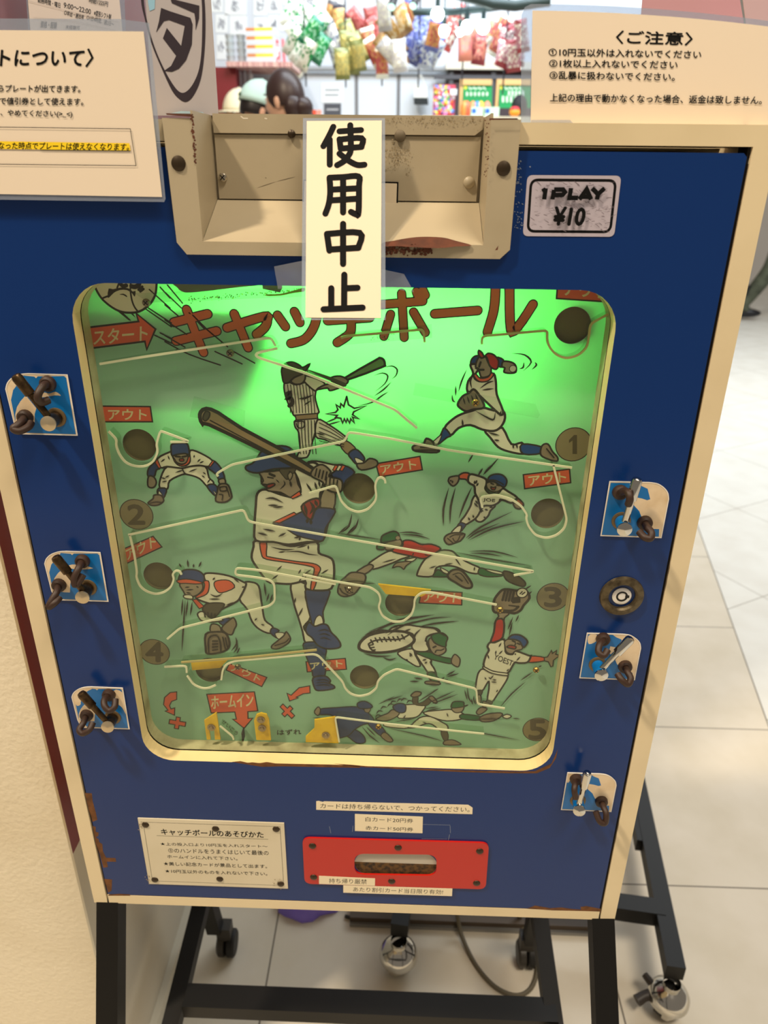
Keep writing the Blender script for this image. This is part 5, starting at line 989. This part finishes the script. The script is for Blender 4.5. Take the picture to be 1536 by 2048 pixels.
    if cap:
        cb = MB(); hv = []; hf = []
        for i in range(9):
            t = pi*.5*i/8
            for k in range(24): u = 2*pi*k/24; hv.append(hp(.094*sin(t)*cos(u), -.008+.112*sin(t)*sin(u), .022+.125*cos(t)))
        for i in range(8):
            for k in range(24): hf.append((i*24+k, (i+1)*24+k, (i+1)*24+(k+1) % 24, i*24+(k+1) % 24))
        cb.mesh(hv, hf, cap); br = []
        for k in range(13): u = pi*k/12; br.append((hp(.088*cos(u), -.008+.105*sin(u), .024), hp(.09*cos(u), .03+.16*sin(u), .012)))
        for k in range(12): cb.face([br[k][0], br[k+1][0], br[k+1][1], br[k][1]], cap)
        cb.ell(hp(.0, -.008, .147), (.008, .008, .005), cap, Mh, 8, 5); cb.ell(hp(0, -.118, .045), (.022, .004, .011), mat('dark green patch', (60, 92, 50), .6), Mh, 10, 6); o = cb.build('cap', E, angle=60)
        md = o.modifiers.new('thick', 'SOLIDIFY'); md.thickness = .004
    E.scale = (s, s, s); E.rotation_euler = (0, 0, radians(face)); MB.local = False; return E
def stand_at(x, y, Y, hz=None): p = at_y(x, y, Y); return V((p.x, p.y, 0)), p.z
HAIR = mat('near black hair', (30, 22, 22), .4); BRH = mat('dark brown hair', (52, 34, 32), .4)
l, zt_ = stand_at(507, 146, 4.05); person(l, -70, (zt_-.02)/1.753*1.72, (214, 160, 128), 'person in a pale green cap and white shirt beside a dark haired person', None, mat('white shirt', (222, 228, 230), .7), mat('grey trousers', (70, 72, 78), .8), mat('dark shoes', (30, 28, 28), .5), HAIR, cap=mat('pale green cap', (186, 214, 204), .7), head=(10, -14))
l, zt_ = stand_at(572, 134, 3.7); person(l, 52, zt_/1.735*1.72, (222, 176, 148), 'person with dark hair tied in a low bun seen from behind', None, mat('dark top', (36, 34, 44), .7), mat('navy trousers', (40, 44, 60), .8), mat('dark shoes', (0, 0, 0)), BRH, bun=True, head=(12, -8))
l, zt_ = stand_at(480, 174, 4.6); person(l, 150, zt_/1.753*1.72, (214, 168, 140), 'person in a cream cap half hidden behind the pale green cap', None, mat('grey top', (150, 150, 156), .7), mat('grey trousers', (0, 0, 0)), mat('dark shoes', (0, 0, 0)), HAIR, cap=mat('cream cap', (232, 222, 190), .7))
l = at_z(1508, 650, 0); person(l+V((.24, .1, 0)), -100, 1.74, (206, 156, 128), 'person in olive trousers and black boots walking past on the right', None, mat('white jacket', (206, 204, 202), .7), mat('olive trousers', (84, 90, 74), .85, noise=((54, 58, 46), 14, .4, .7)), mat('black leather boots', (24, 25, 30), .3), HAIR, stride=.28)
# ================================================================== the shop beyond
def bx(name, x0, y0, x1, y1, Y, dep, m, label=None, cat=None, group=None, parent=None):
    p, q = at_y(x0, y1, Y), at_y(x1, y0, Y); b = MB(); b.box((min(p.x, q.x), Y, min(p.z, q.z)), (max(p.x, q.x), Y+dep, max(p.z, q.z)), m); o = b.build(name, parent, smooth=False, merge=True); return tag(o, label, cat, group)
sketch = mat('grey sketch line', (150, 156, 168), .7); card = mat('white card', (226, 234, 238), .6)
r2 = random.Random(5)
for x0, y0, x1, y1 in ((421,-8,446,25), (449,-8,493,30), (507,-8,535,31), (537,-8,562,27), (431,28,456,66), (459,31,494,70), (508,35,535,60), (537,30,557,60), (559,32,582,62), (433,69,453,119), (566,-8,596,10), (600,-8,640,8), (648,-8,690,30)):
    b = MB(); pl_ = Plane((0, BY-.004, 0), (0, -1, 0)); b.prism([pl_.at(*q) for q in ((x0,y0),(x1,y0),(x1,y1),(x0,y1))], (0, .003, 0), card); A = Art(pl_, b, base=1e-3, step=1e-4); cx, cy = (x0+x1)/2, (y0+y1)/2
    for k in range(3): A.line(sketch, [(cx+r2.uniform(-7, 7), cy+r2.uniform(-11, 11)) for _ in range(4)], .006, 3)
    tag(b.build('sketch_card', smooth=False), 'white card with a faint grey sketch on the back wall above the cup shelf', 'card', 'sketch cards on the back wall')
dr_ = mat('dark red painted wood', (118, 22, 30), .5)
p = at_y(437, 134, 4.92); q = at_y(471, 134, 4.92); b = MB(); b.box((p.x-.1, 4.92, 0), (q.x, 5.25, p.z), dr_); tag(b.build('display_cabinet', smooth=False, merge=True), 'dark red cabinet under the left end of the cup shelf', 'cabinet')
SY = 4.85; pz = at_y(500, 123, SY).z; p = at_y(452, 123, SY).x; q = at_y(584, 123, SY).x; b = MB(); b.box((p, SY, pz-.028), (q, 5.28, pz), mat('striped shelf edge', (170, 110, 110), .6, noise=((226, 190, 180), 60, .48, .52, (3, .01, .01)))); tag(b.build('wall_shelf', smooth=False, merge=True), 'shelf with a striped edge holding cups and boxes on the back wall', 'shelf')
cup = mat('clear grey cup', (188, 198, 202), .25)
def dupl(o, loc, label=None, group=None, rot=None):
    c = o.copy(); COL.objects.link(c); c.location = loc
    if rot: c.rotation_euler = rot
    if label: c['label'] = label
    if group: c['group'] = group
    for ch in o.children: k = ch.copy(); COL.objects.link(k); k.parent = c
    return c
first = None
for col_, px in ((0, 462), (1, 484)):
    for k in range(4):
        c = at_y(px, 118, SY+.09); loc = V((c.x, SY+.09, pz+.0005+k*.0385))
        if not first:
            b = MB(); b.lathe((0, 0, 0), (0, 0, 1), [(0, 0), (0, .02), (.004, .021), (.036, .028), (.038, .03), (.038, 0)], cup, 20); first = b.build('plastic_cup'); first.location = loc; tag(first, 'clear grey plastic cup in the left stack on the wall shelf', 'cup', 'left cup stack')
        else: dupl(first, loc, 'clear grey plastic cup in the %s stack on the wall shelf' % ('left', 'right')[col_], ('left', 'right')[col_]+' cup stack')
ora, yel2, whi = mat('orange band', (214, 130, 60), .5), mat('yellow band', (246, 220, 40), .5), mat('white carton', (214, 220, 228), .5)
c = at_y(512, 120, SY+.02); names = ('lowest', 'second lowest', 'second highest', 'topmost')
for k in range(4):
    h = .0465; E = empty('carton', (c.x, SY+.02, pz+.0005+k*h), '%s of four white cartons with orange and yellow bands on the wall shelf' % names[k], 'box', 'cartons on the wall shelf'); b = MB(); b.box((-.06, 0, 0), (.13, .12, h-.001), whi); b.build('body', E, smooth=False).matrix_parent_inverse = Matrix(); t = MB(); t.box((-.0555, -.0008, h-.018), (.0, .0, h-.003), ora); t.box((0, -.0008, h-.018), (.1155, .0, h-.003), yel2); t.build('band', E, smooth=False).matrix_parent_inverse = Matrix(); E.rotation_euler = (0, 0, radians(-8))
c = at_y(549, 120, SY-.02+.02); b = MB(); b.lathe((c.x, SY+.045, pz+.0005), (0, 0, 1), [(0, 0), (0, .03), (.09, .03), (.1, .022)], mat('red and white packet', (222, 90, 96), .5, noise=((240, 236, 236), 40, .45, .52)), 18); o = b.build('candy_jar'); tag(o, 'red and white patterned jar with a red cap on the wall shelf', 'jar'); t = MB(); t.lathe((c.x, SY+.045, pz+.1005), (0, 0, 1), [(0, .022), (.022, .022), (.022, 0)], mat('red cap', (214, 36, 36), .4), 16); t.build('cap', o)
c = at_y(569, 122, SY+.06); b = MB(); b.tube([(c.x, SY+.06, pz+.0005), (c.x-.006, SY+.06, pz+.13)], .009, mat('pink red stick', (222, 120, 128), .5), 10); tag(b.build('candy_tube'), 'slim pink red tube standing at the right end of the wall shelf', 'tube')
for k, (px, cc, hh) in enumerate(((480, (206, 210, 216), 34), (491, (190, 196, 204), 32), (502, (212, 216, 222), 30))):
    p = at_y(px, 174, 5.05); b = MB(); H_ = hh/290; b.lathe((p.x, 5.05, p.z), (0, 0, 1), [(0, 0), (0, .017), (H_*.7, .017), (H_*.82, .008), (H_, .008), (H_, 0)], mat('pale bottle %d' % k, cc, .3), 14); tag(b.build('bottle'), '%s of the three pale bottles behind the pale green cap' % ('leftmost', 'middle one', 'rightmost')[k], 'bottle', 'pale bottles under the shelf')
p = at_y(471, 175, 4.95); q = at_y(520, 175, 4.95); b = MB(); b.box((p.x+.004, 4.95, p.z-.03), (q.x+.05, 5.28, p.z-.0), mat('pale shelf board', (200, 196, 190), .6)); tag(b.build('wall_shelf', smooth=False, merge=True), 'lower shelf with bottles behind the pale green cap', 'shelf')
bx('basket', 472, 176, 490, 190, 4.9, .05, mat('blue plastic basket', (70, 84, 176), .5), 'small blue basket beside the pale bottles', 'basket')
# wall notices
def wallnote(x0, y0, x1, y1, m, lm, lines, label):
    pl_ = Plane((0, BY-.004, 0), (0, -1, 0)); b = MB(); b.prism([pl_.at(*q) for q in ((x0,y0),(x1,y0),(x1,y1),(x0,y1))], (0, .003, 0), m); A = Art(pl_, b, base=1e-3, step=1e-4)
    for y, k in lines: A.line(lm, [(x0+(x1-x0)*.15, y), (x0+(x1-x0)*k, y)], .009, 0, cap=False)
    tag(b.build('wall_notice', smooth=False), label, 'notice')
wallnote(643, 166, 686, 205, card, mat('grey lettering', (120, 130, 142), .6), ((180, .85), (190, .8)), 'white notice with two grey lines on the back wall'); wallnote(648, 207, 682, 232, mat('dark notice', (66, 70, 80), .5), mat('pale lettering', (180, 184, 190), .6), ((219, .85),), 'dark notice under the white one on the back wall')
b = MB(); p, q = at_y(540, 136, BY-.05), at_y(895, 136, BY-.05); b.tube([p, V((q.x, q.y, p.z))], .016, mat('grey wall rail', (150, 156, 162), .4), 12); tag(b.build('wall_rail'), 'long grey rail along the back wall under the hanging snacks', 'rail')
# ceiling rails, bulbs, spots
dkg = mat('dark green grey rail', (48, 70, 74), .5)
for ps, r, lab in ((((770,24),(905,24),(980,16),(1080,2)), .016, 'thinner grey green rail under the ceiling behind the bulbs'), (((905,-14),(985,8),(1030,12),(1100,2)), .022, 'thick dark rail at the top above the red snack bags')):
    b = MB(); b.tube([at_y(x, y, 3.62+(.12 if r < .02 else 0)) for x, y in ps], r, dkg, 12); tag(b.build('ceiling_rail'), lab, 'rail')
glow = mat('glowing bulb', (240, 255, 250), .4, emit=9.0)
for k, (x, y, r, lab) in enumerate(((875,29,.031,'large glowing bulb leftmost of the row under the rail'), (888,62,.026,'glowing bulb hanging lowest over the blue snack bags'), (920,64,.019,'small glowing bulb touching a larger bulb'), (934,54,.029,'glowing bulb with a smaller bulb at its lower left'), (966,54,.031,'glowing bulb rightmost of the row'))):
    c = at_y(x, y, 3.7); b = MB(); b.ell(c, (r, r, r), glow, None, 20, 12); o = b.build('light_bulb'); tag(o, lab, 'light bulb', 'glowing bulbs'); t = MB(); t.tube([c+V((0, 0, r*.95)), c+V((0, 0, r+.03))], .011, dkg, 10); t.build('socket', o); t = MB(); t.tube([c+V((0, 0, r+.03)), c+V((0, 0, .45))], .003, dkg, 6); t.build('cord', o)
for x0, y0, x1, y1, lab in ((793,-16,783,14,'black track spotlight left of the other above the gold snacks'), (838,-16,826,12,'black track spotlight with a pale green lens above the gold snacks')):
    p, q = at_y(x0, y0, 3.5), at_y(x1, y1, 3.42); d_ = (q-p); b = MB(); b.lathe(p, d_, [(0, 0), (0, .016), (d_.length, .018), (d_.length, 0)], mat('black spotlight', (18, 24, 30), .4), 18); o = b.build('spotlight'); tag(o, lab, 'spotlight', 'track spotlights'); t = MB(); t.tube([p, p+V((0, 0, .3))], .006, dkg, 8); t.build('stem', o); t = MB(); t.lathe(q, d_, [(.0005, .0165), (.002, 0)], mat('spot lens', (190, 240, 226), .3, emit=1.5), 16); t.build('lens', o)
# hanging snack bags
def bag_mesh(name, w, h, mats, seed, dots):
    rr = random.Random(seed); b = MB(); nu, nv = 10, 14
    for side in (1, -1):
        vs = []
        for j in range(nv+1):
            for i in range(nu+1):
                u, v = i/nu*2-1, j/nv*2-1; th = .02*(1-abs(v)**4)*(1-u*u)**.5+rr.uniform(-.0025, .0025)*(abs(u) < .95); vs.append((u*w/2*(1-.06*(1-v*v)), -side*max(th, .0004), v*h/2))
        for j in range(nv):
            for i in range(nu):
                m = mats[0] if j < 2 or j > 11 else (mats[2] if dots and rr.random() < .36 else mats[1]); f = (j*(nu+1)+i, j*(nu+1)+i+1, (j+1)*(nu+1)+i+1, (j+1)*(nu+1)+i); b.face([vs[k] for k in (f if side == 1 else f[::-1])], m)
    return b
def foil(n, c): return mat('snack foil '+n, c, .28, .1)
FW = foil('white', (232, 238, 230)); FK = foil('dark', (52, 50, 60))
def bundle(cx, top, items, kinds, lab, group, Y, seed, tilt, w=.074, h=.14):
    rr = random.Random(seed); protos = []
    for k, (m0, m1, m2, what) in enumerate(kinds): protos.append([None, bag_mesh('snack_bag', w, h, (m0, m1, m2), seed+k, True), what])
    for n, (x, y, k) in enumerate(items):
        p = at_y(x, y, Y+.15-.036*n); e = (rr.uniform(-.25, .25), radians(tilt)+rr.uniform(-.4, .4), rr.uniform(-.5, .5)); l_ = '%s in %s' % (protos[k][2], lab)
        if protos[k][0] is None:
            o = protos[k][1].build('snack_bag', angle=70, merge=True); o.location = p; o.rotation_euler = e; tag(o, l_, 'snack bag', group+' '+str(k)); protos[k][0] = o
        else: dupl(protos[k][0], p, l_, group+' '+str(k), e)
    c0 = at_y(cx, top, Y-.02); b = MB(); b.tube([c0+V((0, 0, -.32)), c0+V((0, 0, .5))], .004, FK, 6); tag(b.build('hanging_cord'), 'dark cord holding %s' % lab, 'cord')
G1, G2, G3 = foil('green', (26, 148, 80)), foil('teal green', (44, 132, 100)), foil('lime', (150, 190, 90))
bundle(608, 30, [(580,28,0), (602,34,0), (630,36,0), (618,55,0), (640,50,0), (592,52,0), (585,84,0), (600,100,0), (628,80,1), (640,98,1), (622,64,1), (612,110,0)], ((FW, FW, G1, 'white and green snack bag'), (G2, G1, foil('pale green', (150, 210, 180)), 'dark green snack bag')), 'the leftmost hanging bunch', 'green snack bunch', 3.95, 11, 32)
O1, O2, YW = foil('orange', (196, 146, 92)), foil('olive', (126, 134, 78)), foil('yellow', (206, 194, 116))
bundle(690, 30, [(662,34,0), (678,40,0), (665,74,1), (672,104,1), (700,70,2), (694,92,2), (716,96,2), (706,118,2), (716,112,2), (684,128,2)], ((FK, O1, YW, 'orange and dark snack bag'), (foil('slate', (96, 100, 112)), foil('lilac grey', (166, 170, 190)), FW, 'grey snack bag'), (O2, foil('olive yellow', (176, 174, 112)), YW, 'olive yellow snack bag')), 'the second hanging bunch from the left', 'olive snack bunch', 3.9, 23, -6)
R1, R2, GO = foil('red', (176, 84, 84)), foil('rose', (206, 120, 120)), foil('gold', (200, 160, 92))
bundle(765, 25, [(716,44,0), (744,46,0), (752,64,0), (740,84,1), (748,104,1), (764,126,1), (772,96,2), (790,78,2), (796,100,2), (780,56,2), (806,40,2), (768,28,3), (782,106,3), (798,112,3)], ((R1, R2, R1, 'dusty red snack bag'), (FW, R1, O1, 'red white and orange snack bag'), (foil('tan', (176, 140, 96)), GO, foil('cream', (222, 206, 170)), 'gold brown snack bag'), (foil('silver', (196, 200, 206)), foil('pale silver', (214, 218, 224)), FW, 'silver snack bag')), 'the red and gold hanging bunch', 'red and gold snack bunch', 3.85, 37, -24)
B1, B2 = foil('blue', (96, 110, 180)), foil('pale blue', (180, 196, 222))
bundle(840, 30, [(826,46,0), (838,62,0), (828,78,0), (846,82,0), (832,100,0), (862,92,0), (868,108,1), (854,106,1), (815,32,2), (868,70,2)], ((B1, B1, B2, 'blue striped snack bag'), (B2, foil('ice', (206, 216, 226)), B1, 'pale blue snack bag'), (B1, O1, R1, 'orange and blue snack bag')), 'the blue hanging bunch', 'blue snack bunch', 3.88, 41, 28)
P1, P2 = foil('salmon', (206, 130, 112)), foil('maroon', (150, 60, 70))
bundle(930, 30, [(904,48,0), (918,40,1), (900,72,1), (936,78,0), (950,84,0), (960,100,2), (930,92,0)], ((P1, P1, R2, 'salmon snack bag'), (foil('bright red', (206, 84, 84)), R1, FW, 'bright red snack bag'), (P2, P1, P2, 'brown red snack bag')), 'the salmon hanging bunch among the bulbs', 'salmon snack bunch', 3.95, 53, 14)
bundle(1015, 40, [(986,66,0), (1002,60,0), (998,84,0), (1012,78,1), (1030,84,1), (1038,100,1), (1006,106,1), (1026,112,1), (1044,72,1)], ((FW, R1, O1, 'red and white snack bag'), (P2, foil('mauve', (178, 130, 146)), FW, 'mauve snack bag')), 'the rightmost hanging bunch', 'red snack bunch', 3.8, 67, 10)
# tote bag on the wall
b = MB(); c = at_y(841, 150, 5.2); p = at_y(828, 172, 5.2); q = at_y(856, 209, 5.2); zm_ = at_y(840, 196, 5.2).z; b.prism([(p.x, 5.18, zm_), (q.x-.004, 5.18, zm_), (q.x-.012, 5.19, p.z), (p.x+.006, 5.19, p.z)], (0, .05, 0), mat('white canvas', (214, 218, 214), .8)); o = b.build('tote_bag', smooth=False, merge=True); tag(o, 'white tote bag with a dark base hanging on the back wall', 'bag')
b = MB(); b.prism([(p.x+.003, 5.175, q.z), (q.x+.002, 5.175, q.z), (q.x-.004, 5.175, zm_), (p.x, 5.175, zm_)], (0, .06, 0), mat('dark canvas', (34, 40, 42), .8)); b.build('base', o, smooth=False); b = MB(); b.tube([(p.x+.015, 5.2, p.z-.01), (c.x, 5.2, c.z), (q.x-.02, 5.2, p.z-.01)], .004, mat('white canvas', (0, 0, 0)), 8, smooth=4); b.build('handle', o)
# display table, candy rack, window with green boards
TY = 4.6; tz = at_y(950, 233, TY).z; x0, x1 = at_y(845, 233, TY).x, at_y(1120, 233, TY).x; b = MB(); b.box((x0, TY-.05, tz-.04), (x1, TY+.45, tz), mat('pale table top', (206, 196, 170), .5)); b.box((x0+.03, TY, .0), (x1-.03, TY+.4, tz-.04), mat('white table body', (210, 210, 208), .6)); tag(b.build('display_table', smooth=False, merge=True), 'white display table with a pale top against the back wall', 'table')
E = empty('candy_rack', (at_y(890, 232, TY+.05).x, TY+.08, tz), 'red candy display full of colourful round sweets on the display table', 'candy display'); b = MB(); p, q = at_y(866, 231, TY+.05), at_y(912, 168, TY+.05); b.box((p.x, TY+.1, tz+.0005), (q.x, TY+.13, q.z), mat('pink red backing', (206, 74, 96), .5)); b.build('backing', E, smooth=False); pal = [(226, 60, 50), (240, 150, 60), (246, 214, 80), (70, 130, 214), (224, 130, 190), (236, 232, 236), (150, 96, 176), (120, 190, 120)]; b = MB(); r3 = random.Random(9)
for k in range(110):
    b.ell((r3.uniform(p.x+.012, q.x-.012), TY+.092, r3.uniform(tz+.015, q.z-.012)), (.012, .01, .012), mat('sweet %d' % (k % 8), pal[k % 8], .3), None, 8, 6)
tag(b.build('sweets', E), kind='stuff'); bx('price_card', 900, 178, 914, 190, TY+.06, .004, card, parent=E)
p, q = at_y(897, 140, BY-.05), at_y(1130, 232, BY-.05); b = MB(); b.box((p.x, BY-.05, tz), (q.x, BY-.002, p.z), mat('dark window recess', (62, 48, 56), .6)); fr = mat('dark grey window frame', (72, 74, 82), .5)
for px in (903, 987): c = at_y(px, 150, BY-.07); b.box((c.x-.014, BY-.07, tz), (c.x+.014, BY-.05, p.z), fr)
c = at_y(900, 154, BY-.08); b.box((p.x-.1, BY-.08, c.z-.012), (q.x, BY-.05, c.z+.012), fr); b.box((p.x-.02, BY-.1, p.z), (q.x, BY-.002, p.z+.045), mat('pale window head', (214, 210, 196), .5)); tag(b.build('window_1', smooth=False), kind='structure')
gb = mat('green board', (20, 150, 84), .5); wdp = mat('light wood', (216, 176, 118), .6); wht = mat('white print', (226, 240, 228), .5); yl3 = mat('yellow green print', (210, 220, 70), .5)
for (x0, x1, lab) in ((926, 984, 'green board with white marks in a wooden frame left of the window post'), (998, 1062, 'green board with rows of white bottles printed right of the window post')):
    YG = TY+.28; pl_ = Plane((0, YG, 0), (0, -1, 0)); b = MB(); b.prism([pl_.at(*c) for c in ((x0,170),(x1,170),(x1,216),(x0,216))], (0, .01, 0), gb); A = Art(pl_, b, base=1e-3, step=1e-4); A.disc(yl3, (x0+5, 175), .011, n=12)
    for k in range(7): A.line(wht, [(x0+12+k*5, 174+(k % 2)*3), (x0+15+k*5, 179-(k % 2)*3)], .006, 0)
    for k in range(6): A.line(wht, [(x0+8+k*8, 203 if x0 > 990 else 186), (x0+8+k*8, 194 if x0 > 990 else 190)], .012, 0)
    if x0 > 990:
        for k in range(5): A.line(wht, [(x0+20+k*7, 190), (x0+20+k*7, 183)], .011, 0)
    o = b.build('green_board', smooth=False); tag(o, lab, 'board', 'green boards'); f_ = MB(); p, q = at_y(x0, 170, YG), at_y(x1, 159, YG); f_.box((p.x, YG-.01, p.z), (q.x, YG+.02, q.z), wdp); c = at_y(x0-8, 216, YG); f_.box((c.x, YG-.01, tz+.0005), (p.x, YG+.02, q.z), wdp); f_.build('wooden_frame', o, smooth=False)
for x0, x1, lab in ((942, 967, 'pale green carton with a blue mark, left of its twin on the display table'), (969, 999, 'pale green carton with a blue mark, right of its twin on the display table')):
    YG = TY+.02; p, q = at_y(x0, 232, YG), at_y(x1, 214, YG); b = MB(); b.box((p.x, YG, tz+.0005), (q.x, YG+.1, q.z), mat('pale green carton', (196, 230, 206), .5)); o = b.build('carton', smooth=False, merge=True); tag(o, lab, 'box', 'pale green cartons'); t = MB(); A = Art(Plane((0, YG, 0), (0, -1, 0)), t, base=1e-3); A.disc(mat('blue print', (50, 104, 200), .5), (x0+6, 222), .014, n=12); t.build('printed_mark', o, smooth=False)
r4 = random.Random(2)
for k, (x, y, cc, nm) in enumerate(((934,206,(236,110,80),'orange'), (946,204,(240,150,100),'pale orange'), (955,200,(90,140,214),'blue'), (962,208,(232,206,70),'yellow'), (975,198,(236,140,120),'pink'), (930,196,(240,160,80),'amber'))):
    c = at_y(x, y, TY+.2); b = MB(); b.ell((c.x, TY+.2, tz+.05), (.026, .02, .05), mat('packet '+nm, cc, .4), None, 12, 8); tag(b.build('sweet_packet'), '%s sweet packet standing in front of the left green board' % nm, 'packet')
c = at_y(1030, 226, TY); b = MB(); b.ell((c.x, TY+.02, tz+.026), (.034, .03, .026), mat('orange sweet tub', (240, 150, 40), .4), None, 14, 8); o = b.build('sweet_tub'); tag(o, 'round orange sweet tub with a red lid beside the laminated notice edge', 'tub'); t = MB(); t.ell((c.x, TY+.02, tz+.044), (.03, .028, .014), mat('red lid', (214, 40, 60), .4), None, 14, 8); t.build('lid', o)
c = at_y(1040, 205, TY+.12); b = MB(); b.ell((c.x, TY+.14, tz+.066), (.05, .04, .066), mat('black fabric', (22, 22, 28), .7), None, 16, 10); tag(b.build('shoulder_bag'), 'black rounded bag on the display table in front of the right green board', 'bag')
c = at_y(630, 232, 4.0); b = MB(); tb = at_y(640, 236, 5.12).z; b.box((at_y(520, 200, 5.2).x, 5.12, tb-.04), (at_y(840, 200, 5.2).x, 5.28, tb), mat('pale table top', (0, 0, 0))); b.box((at_y(525, 200, 5.2).x, 5.14, 0), (at_y(836, 200, 5.2).x, 5.27, tb-.04), mat('white table body', (0, 0, 0))); tag(b.build('display_table', smooth=False, merge=True), 'long low display table behind the dark haired person', 'table')
for k, (x, cc, nm) in enumerate(((628, (226, 84, 50), 'orange red'), (638, (230, 150, 130), 'pale pink'), (540, (240, 220, 60), 'yellow'))):
    c = at_y(x, 230, 5.15); b = MB(); h = .05 if k < 2 else .03; b.box((c.x-.014, 5.14, tb+.0005), (c.x+.014, 5.18, tb+h), mat('packet '+nm, cc, .4)); tag(b.build('sweet_packet', smooth=False, merge=True), '%s packet on the long low table' % nm, 'packet')
c = at_y(592, 141, BY-.02); b = MB(); b.lathe(c, (0, -1, 0), [(0, .052), (.012, .052), (.016, .046), (.016, 0)], mat('pale round sign', (236, 236, 220), .5), 28); tag(b.build('round_sign'), 'pale round sign on the back wall behind the dark haired person', 'sign')
